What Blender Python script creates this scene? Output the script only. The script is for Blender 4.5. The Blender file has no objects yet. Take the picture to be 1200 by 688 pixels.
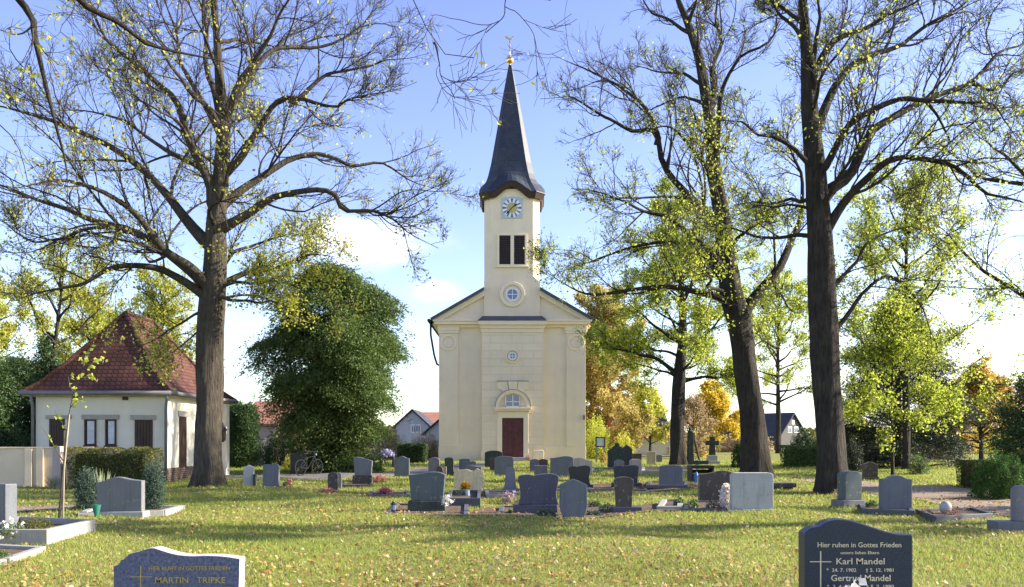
import bpy, bmesh, math, random
import numpy as np
from mathutils import Vector, Matrix
R = math.radians
PI = math.pi
sc = bpy.context.scene
# ------------------------------------------------------------------ camera, sky, sun, exposure
cd = bpy.data.cameras.new('camera'); cam = bpy.data.objects.new('camera', cd); sc.collection.objects.link(cam)
cam.location = (0, 0, 1.6); cam.rotation_euler = (R(90), 0, 0)
cd.sensor_width = 36; cd.lens = 30; cd.shift_y = 170 / 1200; cd.clip_end = 3000; cd.clip_start = .05
sc.camera = cam
SUN_EL, SUN_AZ = R(27), R(5)            # azimuth measured from +X towards +Y
sd = Vector((math.cos(SUN_AZ) * math.cos(SUN_EL), math.sin(SUN_AZ) * math.cos(SUN_EL), math.sin(SUN_EL)))
w = bpy.data.worlds.new('World'); sc.world = w; w.use_nodes = True
nt = w.node_tree; N = nt.nodes; L = nt.links
for n in list(N): N.remove(n)
def wn(t, **k):
    n = N.new(t)
    for a, b in k.items(): setattr(n, a, b)
    return n
def wmath(op, a, b=None, c=None, clamp=False):
    n = N.new('ShaderNodeMath'); n.operation = op; n.use_clamp = clamp
    for i, v in enumerate((a, b, c)):
        if v is None: continue
        if isinstance(v, (int, float)): n.inputs[i].default_value = v
        else: L.new(v, n.inputs[i])
    return n.outputs[0]
sky = wn('ShaderNodeTexSky', sky_type='NISHITA', sun_disc=False, sun_elevation=SUN_EL, sun_rotation=PI / 2 - SUN_AZ,
         altitude=100, air_density=1.0, dust_density=.55, ozone_density=1.6)
geo = wn('ShaderNodeTexCoord'); sep = wn('ShaderNodeSeparateXYZ'); L.new(geo.outputs['Generated'], sep.inputs[0])
ysafe = wmath('MAXIMUM', sep.outputs[1], .02)
U = wmath('DIVIDE', sep.outputs[0], ysafe); V = wmath('DIVIDE', sep.outputs[2], ysafe)
cmb = wn('ShaderNodeCombineXYZ'); L.new(U, cmb.inputs[0]); L.new(wmath('MULTIPLY', V, 2.2), cmb.inputs[1])
noi = wn('ShaderNodeTexNoise'); noi.inputs['Scale'].default_value = 7; noi.inputs['Detail'].default_value = 7
noi.inputs['Roughness'].default_value = .55; L.new(cmb.outputs[0], noi.inputs['Vector'])
acc = None
for (px, py, rx, ry, a) in [(445, 287, 80, 28, 1.0), (512, 342, 34, 15, .75), (395, 268, 45, 26, .6), (230, 300, 90, 40, .3),
                            (1180, 420, 330, 140, .8), (1000, 480, 420, 60, .6), (60, 400, 160, 60, .4), (700, 490, 120, 30, .3), (1130, 215, 160, 70, .3)]:
    du = wmath('MULTIPLY', wmath('SUBTRACT', U, (px - 600) / 1000), 1000 / rx)
    dv = wmath('MULTIPLY', wmath('SUBTRACT', V, (514 - py) / 1000), 1000 / ry)
    q = wmath('ADD', wmath('MULTIPLY', du, du), wmath('MULTIPLY', dv, dv))
    g = wmath('MULTIPLY', wmath('POWER', 2.718, wmath('MULTIPLY', q, -1.0)), a)
    acc = g if acc is None else wmath('ADD', acc, g)
cm = wmath('MULTIPLY', acc, wmath('MULTIPLY_ADD', noi.outputs[0], 3.2, -.9))
cr = wn('ShaderNodeMapRange', interpolation_type='SMOOTHSTEP'); L.new(cm, cr.inputs[0])
cr.inputs[1].default_value = .12; cr.inputs[2].default_value = 1.0
hs = wn('ShaderNodeHueSaturation'); hs.inputs['Hue'].default_value = .526; hs.inputs['Saturation'].default_value = 1.06; hs.inputs['Value'].default_value = 1.08
L.new(sky.outputs[0], hs.inputs['Color'])
mx = wn('ShaderNodeMix', data_type='RGBA'); L.new(wmath('MULTIPLY', cr.outputs[0], .9), mx.inputs[0]); L.new(hs.outputs[0], mx.inputs[6])
mx.inputs[7].default_value = (6.2, 6.2, 6.5, 1)
bg = wn('ShaderNodeBackground'); bg.inputs[1].default_value = .115; L.new(mx.outputs[2], bg.inputs[0])
wo = wn('ShaderNodeOutputWorld'); L.new(bg.outputs[0], wo.inputs[0])
sl = bpy.data.lights.new('sun', 'SUN'); sl.energy = 5.0; sl.angle = R(.5); sl.color = (1, .91, .76)
so = bpy.data.objects.new('sun', sl); sc.collection.objects.link(so)
so.rotation_euler = (-sd).to_track_quat('-Z', 'Y').to_euler(); so.location = (40, 0, 40)
sc.view_settings.view_transform = 'Standard'; sc.view_settings.look = 'None'
sc.view_settings.exposure = 1.5; sc.view_settings.gamma = 1; sc.view_settings.use_curve_mapping = False
sc.render.engine = 'CYCLES'; sc.cycles.max_bounces = 7; sc.cycles.transparent_max_bounces = 8
sc.cycles.use_denoising = True

# ------------------------------------------------------------------ helpers
COL = sc.collection
CY = lambda py: 1600 / (py - 514)                      # depth of a ground point seen at picture row py
def PT(px, py, Y): return Vector(((px - 600) / 1000 * Y, Y, 1.6 + (514 - py) / 1000 * Y))
def gh(x, y):
    """height of the lawn"""
    x = np.asarray(x, float); y = np.asarray(y, float)
    a = np.clip((60 - y) / 25, 0, 1)
    return a * (.035 * np.sin(x * .9 + y * .55) + .03 * np.sin(x * .37 - y * 1.1 + 1.3) + .02 * np.sin(x * 2.1 + .8 * y)) \
        + .28 * np.exp(-((x + 9.4) ** 2 + (y - 26.2) ** 2) / 3.5) * .5
def tag(o, label=None, cat=None, group=None, kind=None):
    if label: o['label'] = label
    if cat: o['category'] = cat
    if group: o['group'] = group
    if kind: o['kind'] = kind
    elif label: o['kind'] = 'thing'
    return o
def thing(name, loc, label, cat, group=None, rz=0):
    o = bpy.data.objects.new(name, None); COL.objects.link(o); o.empty_display_size = .3
    o.location = loc; o.rotation_euler = (0, 0, rz)
    return tag(o, label, cat, group)
def link(name, me, mat, parent=None, world=False):
    o = bpy.data.objects.new(name, me); COL.objects.link(o)
    if mat is not None:
        for m in (mat if isinstance(mat, (list, tuple)) else [mat]): me.materials.append(m)
    if parent is not None:
        o.parent = parent
        if world:
            p = parent
            while p.parent is not None: p = p.parent
            if parent is p: o.location = -p.location
    return o
class MB:
    def __init__(s): s.bm = bmesh.new()
    def face(s, vs):
        try: return s.bm.faces.new(vs)
        except ValueError: return None
    def box(s, x0, x1, y0, y1, z0, z1):
        v = [s.bm.verts.new((x, y, z)) for x in (x0, x1) for y in (y0, y1) for z in (z0, z1)]
        for f in ((0, 1, 3, 2), (4, 6, 7, 5), (0, 4, 5, 1), (2, 3, 7, 6), (0, 2, 6, 4), (1, 5, 7, 3)): s.face([v[i] for i in f])
        return s
    def prism(s, poly, y0, y1, axis='y'):
        f = (lambda a, b, c: (a, c, b)) if axis == 'y' else ((lambda a, b, c: (a, b, c)) if axis == 'z' else (lambda a, b, c: (c, a, b)))
        A = [s.bm.verts.new(f(a, b, y0)) for a, b in poly]; B = [s.bm.verts.new(f(a, b, y1)) for a, b in poly]
        n = len(poly); s.face(A[::-1]); s.face(B)
        for i in range(n): s.face([A[i], A[(i + 1) % n], B[(i + 1) % n], B[i]])
        return s
    def disc(s, cx, cz, r, y0, y1, k=28): return s.prism([(cx + r * math.cos(2 * PI * i / k), cz + r * math.sin(2 * PI * i / k)) for i in range(k)], y0, y1)
    def ring(s, cx, cz, r0, r1, y0, y1, k=32, a0=0, a1=2 * PI):
        full = abs(a1 - a0 - 2 * PI) < 1e-6; m = k if full else k + 1
        rows = []
        for i in range(m):
            a = a0 + (a1 - a0) * i / k; c, q = math.cos(a), math.sin(a)
            rows.append([s.bm.verts.new((cx + r * c, y, cz + r * q)) for r, y in ((r0, y0), (r1, y0), (r1, y1), (r0, y1))])
        for i in range(k):
            a, b = rows[i], rows[(i + 1) % m]
            for j in range(4): s.face([a[j], a[(j + 1) % 4], b[(j + 1) % 4], b[j]])
        if not full: s.face(rows[0]); s.face(rows[-1][::-1])
        return s
    def tube(s, pts, rad, k=8):
        pts = [Vector(p) for p in pts]
        if isinstance(rad, (int, float)): rad = [rad] * len(pts)
        rows = []; ref = None
        for i, p in enumerate(pts):
            t = (pts[min(i + 1, len(pts) - 1)] - pts[max(i - 1, 0)]).normalized()
            if ref is None: ref = Vector((0, 0, 1)) if abs(t.z) < .8 else Vector((1, 0, 0))
            u = (ref - t * ref.dot(t)).normalized(); v = t.cross(u); ref = u
            rows.append([s.bm.verts.new(p + (u * math.cos(2 * PI * j / k) + v * math.sin(2 * PI * j / k)) * rad[i]) for j in range(k)])
        for a, b in zip(rows, rows[1:]):
            for j in range(k): s.face([a[j], a[(j + 1) % k], b[(j + 1) % k], b[j]])
        s.face(rows[0][::-1]); s.face(rows[-1]); return s
    def lathe(s, cx, cy, prof, k=20):
        rows = [[s.bm.verts.new((cx + r * math.cos(2 * PI * j / k), cy + r * math.sin(2 * PI * j / k), z)) for j in range(k)] for r, z in prof]
        for a, b in zip(rows, rows[1:]):
            for j in range(k): s.face([a[j], a[(j + 1) % k], b[(j + 1) % k], b[j]])
        s.face(rows[0][::-1]); s.face(rows[-1]); return s
    def quad(s, a, b, c, d): s.face([s.bm.verts.new(p) for p in (a, b, c, d)]); return s
    def poly(s, pts): s.face([s.bm.verts.new(p) for p in pts]); return s
    def build(s, name, mat, parent=None, bevel=0, smooth=False, off=None, segs=2):
        bmesh.ops.recalc_face_normals(s.bm, faces=s.bm.faces[:])
        if off is not None: bmesh.ops.translate(s.bm, verts=s.bm.verts[:], vec=off)
        me = bpy.data.meshes.new(name); s.bm.to_mesh(me); s.bm.free()
        if smooth:
            for p in me.polygons: p.use_smooth = True
        o = link(name, me, mat, parent)
        if bevel:
            b = o.modifiers.new('bevel', 'BEVEL'); b.width = bevel; b.segments = segs; b.limit_method = 'ANGLE'; b.angle_limit = R(35)
        return o
def np_mesh(name, verts, faces, rnd=None, smooth=False):
    verts = np.asarray(verts, np.float32); faces = np.asarray(faces, np.int32)
    me = bpy.data.meshes.new(name); nv, (nf, k) = len(verts), faces.shape
    me.vertices.add(nv); me.vertices.foreach_set('co', verts.ravel())
    me.loops.add(nf * k); me.loops.foreach_set('vertex_index', faces.ravel())
    me.polygons.add(nf); me.polygons.foreach_set('loop_start', np.arange(0, nf * k, k, dtype=np.int32))
    me.polygons.foreach_set('loop_total', np.full(nf, k, np.int32))
    if smooth: me.polygons.foreach_set('use_smooth', np.ones(nf, bool))
    if rnd is not None:
        a = me.attributes.new('rnd', 'FLOAT', 'FACE'); a.data.foreach_set('value', np.asarray(rnd, np.float32))
    me.update(calc_edges=True); return me

# ------------------------------------------------------------------ materials
def lin(c): return tuple(c) + (1,)
class Mat:
    def __init__(s, name, rough=.7, spec=.3):
        s.m = bpy.data.materials.new(name); s.m.use_nodes = True; s.t = s.m.node_tree
        s.b = s.t.nodes['Principled BSDF']; s.b.inputs['Roughness'].default_value = rough; s.b.inputs['Specular IOR Level'].default_value = spec
        s.co = s.t.nodes.new('ShaderNodeTexCoord').outputs['Object']
    def n(s, t, **k):
        q = s.t.nodes.new(t)
        for a, b in k.items(): setattr(q, a, b)
        return q
    def l(s, a, b): s.t.links.new(a, b)
    def mapping(s, scale): 
        q = s.n('ShaderNodeMapping'); q.inputs['Scale'].default_value = scale; s.l(s.co, q.inputs[0]); return q.outputs[0]
    def noise(s, scale, detail=4, vec=None, rough=.55, dist=0):
        q = s.n('ShaderNodeTexNoise'); q.inputs['Scale'].default_value = scale; q.inputs['Detail'].default_value = detail
        q.inputs['Roughness'].default_value = rough; q.inputs['Distortion'].default_value = dist; s.l(vec if vec is not None else s.co, q.inputs['Vector']); return q.outputs[0]
    def ramp(s, fac, stops, interp='LINEAR'):
        q = s.n('ShaderNodeValToRGB'); e = q.color_ramp.elements; q.color_ramp.interpolation = interp
        while len(e) < len(stops): e.new(.5)
        for el, (p, c) in zip(e, stops): el.position = p; el.color = lin(c)
        s.l(fac, q.inputs[0]); return q.outputs[0]
    def mix(s, fac, a, b, mode='MIX'):
        q = s.n('ShaderNodeMix', data_type='RGBA', blend_type=mode)
        for i, v in ((0, fac), (6, a), (7, b)):
            if isinstance(v, (int, float)): q.inputs[i].default_value = v
            elif isinstance(v, tuple): q.inputs[i].default_value = lin(v)
            else: s.l(v, q.inputs[i])
        return q.outputs[2]
    def bump(s, h, strength=.3, dist=.02, prev=None):
        q = s.n('ShaderNodeBump'); q.inputs['Strength'].default_value = strength; q.inputs['Distance'].default_value = dist; s.l(h, q.inputs['Height'])
        if prev is not None: s.l(prev, q.inputs['Normal'])
        s.l(q.outputs[0], s.b.inputs['Normal']); return q.outputs[0]
    def col(s, c): s.l(c, s.b.inputs['Base Color']); return s
def plain(name, c, rough=.6, var=.25, scale=6, metal=0, bump=.1, spec=.3):
    m = Mat(name, rough, spec); f = m.noise(scale, 5)
    m.col(m.ramp(f, [(.25, tuple(x * (1 - var) for x in c)), (.75, tuple(min(1, x * (1 + var)) for x in c))]))
    m.b.inputs['Metallic'].default_value = metal
    if bump: m.bump(m.noise(scale * 8, 3), bump, .01)
    return m.m
def stone(name, c, speck=.35, rough=.45, grain=90, lichen=0, bump=.12, lc=(.3, .3, .16)):
    m = Mat(name, rough, .4)
    base = m.ramp(m.noise(grain, 3, rough=.7), [(.32, tuple(x * (1 - speck) for x in c)), (.5, c), (.7, tuple(min(1, x * (1 + speck)) for x in c))])
    big = m.noise(2.6, 5)
    base = m.mix(m.ramp(big, [(.35, (0, 0, 0)), (.7, (.5, .5, .5))]), base, tuple(x * .72 for x in c))
    if lichen:
        base = m.mix(m.ramp(m.noise(7, 6, rough=.7), [(.62 - lichen * .2, (0, 0, 0)), (.66 - lichen * .1, (.75, .75, .75))]), base, lc)
        st = m.noise(1, 4, m.mapping((14, 14, 1.2)))
        base = m.mix(m.ramp(st, [(.5, (0, 0, 0)), (.75, (.45, .45, .45))]), base, tuple(x * .5 for x in c))
    m.col(base); m.bump(m.noise(grain * .6, 4), bump, .01); return m.m
def leafmat(name, cols, trans=.5, rough=.5):
    m = bpy.data.materials.new(name); m.use_nodes = True; t = m.node_tree
    for n in list(t.nodes): t.nodes.remove(n)
    at = t.nodes.new('ShaderNodeAttribute'); at.attribute_name = 'rnd'
    rp = t.nodes.new('ShaderNodeValToRGB'); e = rp.color_ramp.elements
    while len(e) < len(cols): e.new(.5)
    for i, c in enumerate(cols): e[i].position = i / (len(cols) - 1); e[i].color = lin(c)
    t.links.new(at.outputs['Fac'], rp.inputs[0])
    d = t.nodes.new('ShaderNodeBsdfPrincipled'); d.inputs['Roughness'].default_value = rough; d.inputs['Specular IOR Level'].default_value = .25
    tr = t.nodes.new('ShaderNodeBsdfTranslucent'); mxs = t.nodes.new('ShaderNodeMixShader'); mxs.inputs[0].default_value = trans
    t.links.new(rp.outputs[0], d.inputs['Base Color']); t.links.new(rp.outputs[0], tr.inputs[0])
    t.links.new(d.outputs[0], mxs.inputs[1]); t.links.new(tr.outputs[0], mxs.inputs[2])
    o = t.nodes.new('ShaderNodeOutputMaterial'); t.links.new(mxs.outputs[0], o.inputs[0]); return m

M = {}
def plaster(name, c, dirt=.12, joints=None):
    m = Mat(name, .85, .15)
    base = m.ramp(m.noise(.7, 6, rough=.6), [(.3, tuple(x * (1 - dirt) for x in c)), (.7, c)])
    st = m.noise(1.2, 5, m.mapping((2.2, 2.2, .22)))
    base = m.mix(m.ramp(st, [(.5, (0, 0, 0)), (.8, (.2, .2, .2))]), base, tuple(x * .7 for x in c))
    b = m.bump(m.noise(22, 4), .15, .01)
    if joints:
        sp = m.n('ShaderNodeSeparateXYZ'); m.l(m.co, sp.inputs[0]); cb = m.n('ShaderNodeCombineXYZ'); m.l(sp.outputs[0], cb.inputs[0]); m.l(sp.outputs[2], cb.inputs[1])
        br = m.n('ShaderNodeTexBrick'); br.inputs['Scale'].default_value = 1; br.inputs['Brick Width'].default_value = joints[0]; br.inputs['Row Height'].default_value = joints[1]
        br.inputs['Mortar Size'].default_value = .022; br.inputs['Mortar Smooth'].default_value = .3; m.l(cb.outputs[0], br.inputs['Vector'])
        inv = m.n('ShaderNodeMath', operation='SUBTRACT'); inv.inputs[0].default_value = 1; m.l(br.outputs['Fac'], inv.inputs[1])
        m.bump(inv.outputs[0], .6, .02, b)
        base = m.mix(br.outputs['Fac'], base, tuple(x * .84 for x in c))
    m.col(base); return m.m
CREAM = (.86, .72, .52)
M['church'] = plaster('church_plaster', CREAM)
M['ashlar'] = plaster('scored_plaster', (.87, .73, .53), joints=(1.55, .57))
M['trim'] = plaster('trim_plaster', (.87, .73, .52), .06)
M['chapel'] = plaster('chapel_plaster', (.74, .70, .60), .16)
M['wall'] = plaster('wall_render', (.74, .62, .44), .15)
M['lintel'] = stone('lintel_stone', (.36, .34, .30), .2, .8, 30)
M['slate'] = None
def slate():
    m = Mat('slate', .55, .4)
    sp = m.n('ShaderNodeSeparateXYZ'); m.l(m.co, sp.inputs[0]); ad = m.n('ShaderNodeMath', operation='ADD'); m.l(sp.outputs[0], ad.inputs[0]); m.l(sp.outputs[1], ad.inputs[1])
    cb = m.n('ShaderNodeCombineXYZ'); m.l(ad.outputs[0], cb.inputs[0]); m.l(sp.outputs[2], cb.inputs[1])
    br = m.n('ShaderNodeTexBrick'); br.inputs['Scale'].default_value = 1; br.inputs['Brick Width'].default_value = .32; br.inputs['Row Height'].default_value = .26
    br.inputs['Mortar Size'].default_value = .018; br.inputs['Color1'].default_value = (.017, .025, .042, 1); br.inputs['Color2'].default_value = (.03, .04, .06, 1); br.inputs['Mortar'].default_value = (.02, .022, .028, 1)
    m.l(cb.outputs[0], br.inputs['Vector'])
    c = m.mix(m.ramp(m.noise(1.3, 6), [(.45, (0, 0, 0)), (.75, (.5, .5, .5))]), br.outputs['Color'], (.05, .052, .06)); m.col(c)
    m.bump(br.outputs['Fac'], -.5, .02); return m.m
M['slate'] = slate()
def tiles(name, c1, c2, w_=.24, h_=.2):
    m = Mat(name, .75, .2)
    sp = m.n('ShaderNodeSeparateXYZ'); m.l(m.co, sp.inputs[0]); ad = m.n('ShaderNodeMath', operation='ADD'); m.l(sp.outputs[0], ad.inputs[0]); m.l(sp.outputs[1], ad.inputs[1])
    cb = m.n('ShaderNodeCombineXYZ'); m.l(ad.outputs[0], cb.inputs[0]); m.l(sp.outputs[2], cb.inputs[1])
    br = m.n('ShaderNodeTexBrick'); br.inputs['Scale'].default_value = 1; br.inputs['Brick Width'].default_value = w_; br.inputs['Row Height'].default_value = h_
    br.inputs['Mortar Size'].default_value = .02; br.inputs['Color1'].default_value = lin(c1); br.inputs['Color2'].default_value = lin(c2); br.inputs['Mortar'].default_value = lin(tuple(x * .45 for x in c1))
    m.l(cb.outputs[0], br.inputs['Vector'])
    c = m.mix(m.ramp(m.noise(1.1, 6), [(.42, (0, 0, 0)), (.7, (.6, .6, .6))]), br.outputs['Color'], tuple(x * .6 for x in c2)); m.col(c)
    fr = m.n('ShaderNodeMath', operation='FRACT'); dv = m.n('ShaderNodeMath', operation='DIVIDE'); m.l(sp.outputs[2], dv.inputs[0]); dv.inputs[1].default_value = h_; m.l(dv.outputs[0], fr.inputs[0])
    b = m.bump(fr.outputs[0], -.7, .04); m.bump(br.outputs['Fac'], -.4, .02, b); return m.m
M['tile_red'] = tiles('red_roof_tiles', (.105, .044, .034), (.145, .066, .047), .2, .155)
M['tile_orange'] = tiles('orange_roof_tiles', (.34, .15, .1), (.40, .2, .14), .3, .3)
M['tile_dark'] = tiles('dark_roof_tiles', (.045, .048, .06), (.075, .075, .09), .3, .3)
M['fascia'] = plain('dark_fascia', (.045, .028, .024), .5)
M['soffit'] = plain('soffit', (.20, .13, .09), .7)
M['zinc'] = plain('zinc', (.17, .175, .185), .6, .15)
M['lead'] = plain('lead_sheet', (.06, .066, .09), .4, .2)
M['gold'] = plain('gilding', (.9, .58, .14), .25, .1, metal=1, bump=0)
M['door_red'] = plain('dark_red_wood', (.105, .034, .034), .5, .35, 5)
M['door_brown'] = plain('brown_wood', (.045, .026, .02), .5, .3, 4)
M['chapel_glass'] = plain('pale_blue_glass', (.36, .41, .54), .12, .35, 3, bump=0, spec=.7)  # pale blue base colour for the chapel panes, mottled by noise
M['glass'] = plain('window_glass', (.12, .16, .26), .08, .2, 1.5, bump=0, spec=.8)
M['white'] = plain('white_paint', (.78, .78, .76), .45, .05)
M['louvre'] = plain('louvre_wood', (.045, .03, .026), .6, .25)
M['clock_face'] = plain('clock_face', (.40, .53, .56), .5, .1)
M['clock_white'] = plain('clock_white', (.8, .8, .8), .5, .04)
M['clock_gold'] = plain('clock_gold', (.50, .40, .17), .45, .1)
M['clock_dark'] = plain('clock_numerals', (.10, .15, .24), .5, .1)
M['black'] = plain('black_iron', (.018, .018, .022), .45, .2)
M['brick'] = tiles('clinker_plinth', (.15, .105, .085), (.2, .14, .115), .25, .08)
M['wood'] = plain('weathered_wood', (.34, .28, .2), .8, .3, 5)
M['wood_dark'] = plain('dark_wood', (.07, .05, .04), .8, .3, 5)
M['soil'] = plain('grave_soil', (.13, .095, .068), .95, .5, 9, bump=.8, spec=.1)
M['kerb'] = stone('kerb_concrete', (.34, .325, .305), .25, .8, 50, .2)
M['kerb_dark'] = stone('kerb_granite', (.085, .09, .1), .35, .6, 90)
M['bark_lime'] = M['bark_dark'] = None
def bark(name, a, b, moss=None):
    m = Mat(name, .9, .15)
    v = m.mapping((7, 7, 1.15)); f = m.noise(2.2, 7, v, .65, .6)
    c = m.ramp(f, [(.3, a), (.5, tuple((x + y) / 2 for x, y in zip(a, b))), (.68, b)])
    c = m.mix(m.ramp(m.noise(.9, 5), [(.4, (0, 0, 0)), (.7, (.55, .55, .55))]), c, tuple(x * .55 for x in a))
    if moss: c = m.mix(m.ramp(m.noise(3.1, 6), [(.52, (0, 0, 0)), (.72, (.6, .6, .6))]), c, moss)
    m.col(c); m.bump(f, 1.0, .11); return m.m
M['bark_lime'] = bark('lime_bark', (.043, .035, .028), (.125, .104, .083), (.09, .09, .055))
M['bark_dark'] = bark('dark_bark', (.022, .019, .017), (.078, .065, .056), (.055, .055, .035))
M['bark_pine'] = bark('pine_bark', (.30, .13, .06), (.48, .24, .12))
M['twig'] = plain('twig_bark', (.085, .066, .055), .85, .3, 2, bump=0)
M['twig_red'] = plain('reddish_twig_bark', (.04, .03, .027), .85, .3, 2, bump=0)
M['twig_dark'] = plain('dark_twig_bark', (.05, .04, .035), .85, .3, 2, bump=0)
M['lf_lime'] = leafmat('lime_leaves', [(.26, .32, .035), (.46, .51, .06), (.60, .60, .09), (.40, .48, .06), (.60, .53, .12), (.34, .25, .07)], .6)
M['lf_limegreen'] = leafmat('green_lime_leaves', [(.20, .26, .03), (.36, .45, .05), (.52, .58, .075), (.40, .48, .06), (.64, .61, .11)], .6)
M['lf_gold'] = leafmat('golden_leaves', [(.40, .32, .10), (.54, .45, .15), (.44, .40, .15), (.58, .46, .13), (.36, .33, .11)], .5)
M['lf_yellow'] = leafmat('yellow_leaves', [(.45, .33, .03), (.62, .48, .05), (.70, .55, .07), (.55, .36, .04)], .5)
M['lf_orange'] = leafmat('orange_leaves', [(.46, .26, .06), (.60, .38, .08), (.64, .48, .12), (.52, .34, .10), (.46, .40, .12)], .5)
M['lf_oak'] = leafmat('withered_leaves', [(.28, .12, .06), (.40, .2, .09), (.34, .24, .08), (.22, .1, .06)], .4)
M['lf_yew'] = leafmat('yew_needles', [(.036, .066, .02), (.075, .125, .032), (.14, .195, .052), (.055, .1, .028), (.24, .265, .08)], .38)
M['lf_dark'] = leafmat('dark_evergreen', [(.025, .05, .018), (.045, .09, .028), (.08, .13, .04), (.036, .075, .026)], .3)
M['lf_green'] = leafmat('clipped_green_leaves', [(.03, .08, .016), (.055, .125, .024), (.085, .165, .032), (.045, .105, .02)], .3, .7)
M['lf_box'] = leafmat('clipped_hedge_leaves', [(.07, .095, .022), (.12, .15, .034), (.18, .15, .04), (.10, .13, .03), (.24, .18, .055)], .35)
M['lf_blue'] = leafmat('blue_green_needles', [(.035, .065, .05), (.06, .1, .075), (.09, .14, .1), (.045, .08, .05)], .25)
M['lf_spruce'] = leafmat('spruce_needles', [(.018, .03, .018), (.035, .052, .03), (.06, .075, .045), (.028, .042, .026)], .2)
M['lf_dry'] = leafmat('dry_twig_leaves', [(.36, .25, .14), (.46, .34, .19), (.40, .27, .16), (.54, .42, .24), (.32, .27, .13)], .35)
M['lf_plant'] = leafmat('bedding_leaves', [(.05, .1, .025), (.1, .17, .04), (.16, .22, .06), (.08, .13, .05)], .4)
M['lf_pale'] = leafmat('pale_spiky_leaves', [(.3, .34, .2), (.44, .46, .3), (.24, .3, .15)], .3)
M['lf_litter'] = leafmat('fallen_leaf', [(.40, .24, .10), (.54, .42, .25), (.34, .15, .06), (.56, .42, .12), (.46, .21, .07), (.25, .14, .07), (.58, .48, .33)], .25)
M['pet_pink'] = leafmat('pink_petals', [(.55, .12, .16), (.65, .25, .28), (.5, .08, .12)], .3)
M['pet_white'] = leafmat('white_petals', [(.8, .78, .74), (.85, .83, .8), (.75, .72, .7)], .3)
M['pet_blush'] = leafmat('blush_petals', [(.8, .72, .68), (.84, .78, .74), (.76, .66, .62)], .3)
M['pet_yellow'] = leafmat('yellow_petals', [(.8, .5, .03), (.75, .42, .02), (.6, .2, .03)], .3)
M['pet_violet'] = leafmat('violet_petals', [(.35, .34, .55), (.6, .6, .75), (.25, .22, .42)], .3)
M['pet_mauve'] = leafmat('mauve_petals', [(.45, .28, .4), (.55, .4, .5), (.35, .2, .32)], .3)
M['heather'] = leafmat('red_heather', [(.28, .09, .07), (.36, .14, .1), (.2, .08, .06), (.3, .2, .1)], .3)
M['grass'] = leafmat('grass_blades', [(.17, .235, .038), (.29, .35, .065), (.41, .43, .10), (.225, .30, .052), (.52, .47, .17)], .48)
def ground():
    m = Mat('lawn_ground', .95, .1)
    a = m.noise(.35, 6); b = m.noise(9, 6); c2 = m.noise(60, 3)
    c = m.ramp(b, [(.3, (.11, .14, .028)), (.5, (.18, .21, .045)), (.72, (.26, .25, .08))])
    c = m.mix(m.ramp(a, [(.4, (0, 0, 0)), (.65, (.55, .55, .55))]), c, (.25, .22, .09))
    c = m.mix(m.ramp(c2, [(.56, (0, 0, 0)), (.62, (.55, .55, .55))]), c, (.30, .2, .09))
    m.col(c); m.bump(m.noise(45, 4), .8, .04); return m.m
M['ground'] = ground()
def gravel(name, c):
    m = Mat(name, .95, .15); f = m.noise(55, 4, rough=.7)
    cc = m.ramp(f, [(.3, tuple(x * .6 for x in c)), (.7, tuple(x * 1.3 for x in c))])
    cc = m.mix(m.ramp(m.noise(1.2, 5), [(.45, (0, 0, 0)), (.7, (.5, .5, .5))]), cc, (.3, .22, .12))
    m.col(cc); m.bump(f, .7, .02); return m.m
M['gravel'] = gravel('gravel', (.27, .22, .17)); M['asphalt'] = gravel('path_surface', (.15, .145, .15))
# gravestone stones
GS = {
 'bluegrey': stone('blue_grey_granite', (0.125, 0.136, 0.157), .3, .5, 80, .1),
 'teal': stone('blue_green_granite', (0.078, 0.101, 0.108), .3, .5, 70, .25),
 'grey': stone('grey_granite', (0.161, 0.165, 0.176), .3, .55, 80, .2),
 'purple': stone('purple_granite', (0.068, 0.068, 0.102), .45, .4, 40, .1),
 'brown': stone('brown_granite', (0.063, 0.049, 0.046), .5, .45, 45, .3),
 'dark': stone('dark_granite', (0.036, 0.037, 0.046), .4, .4, 70, .1),
 'black': stone('black_granite', (0.025, 0.027, 0.030), .4, .25, 90, 0),
 'pale': stone('pale_limestone', (0.399, 0.399, 0.389), .15, .85, 40, .35),
 'pink': stone('pinkish_stone', (0.450, 0.378, 0.342), .15, .85, 40, .2),
 'sand': stone('sandstone', (0.660, 0.520, 0.300), .15, .9, 20, .05, .3, (.5, .44, .26)),
 'green': stone('mossy_dark_stone', (0.044, 0.058, 0.047), .35, .8, 40, .45, .25, (.1, .13, .06)),
 'maroon': stone('red_granite', (0.096, 0.048, 0.048), .4, .45, 60, 0),
 'lilac': stone('lilac_grey_stone', (0.170, 0.162, 0.184), .3, .6, 50, .2),
}

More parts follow.
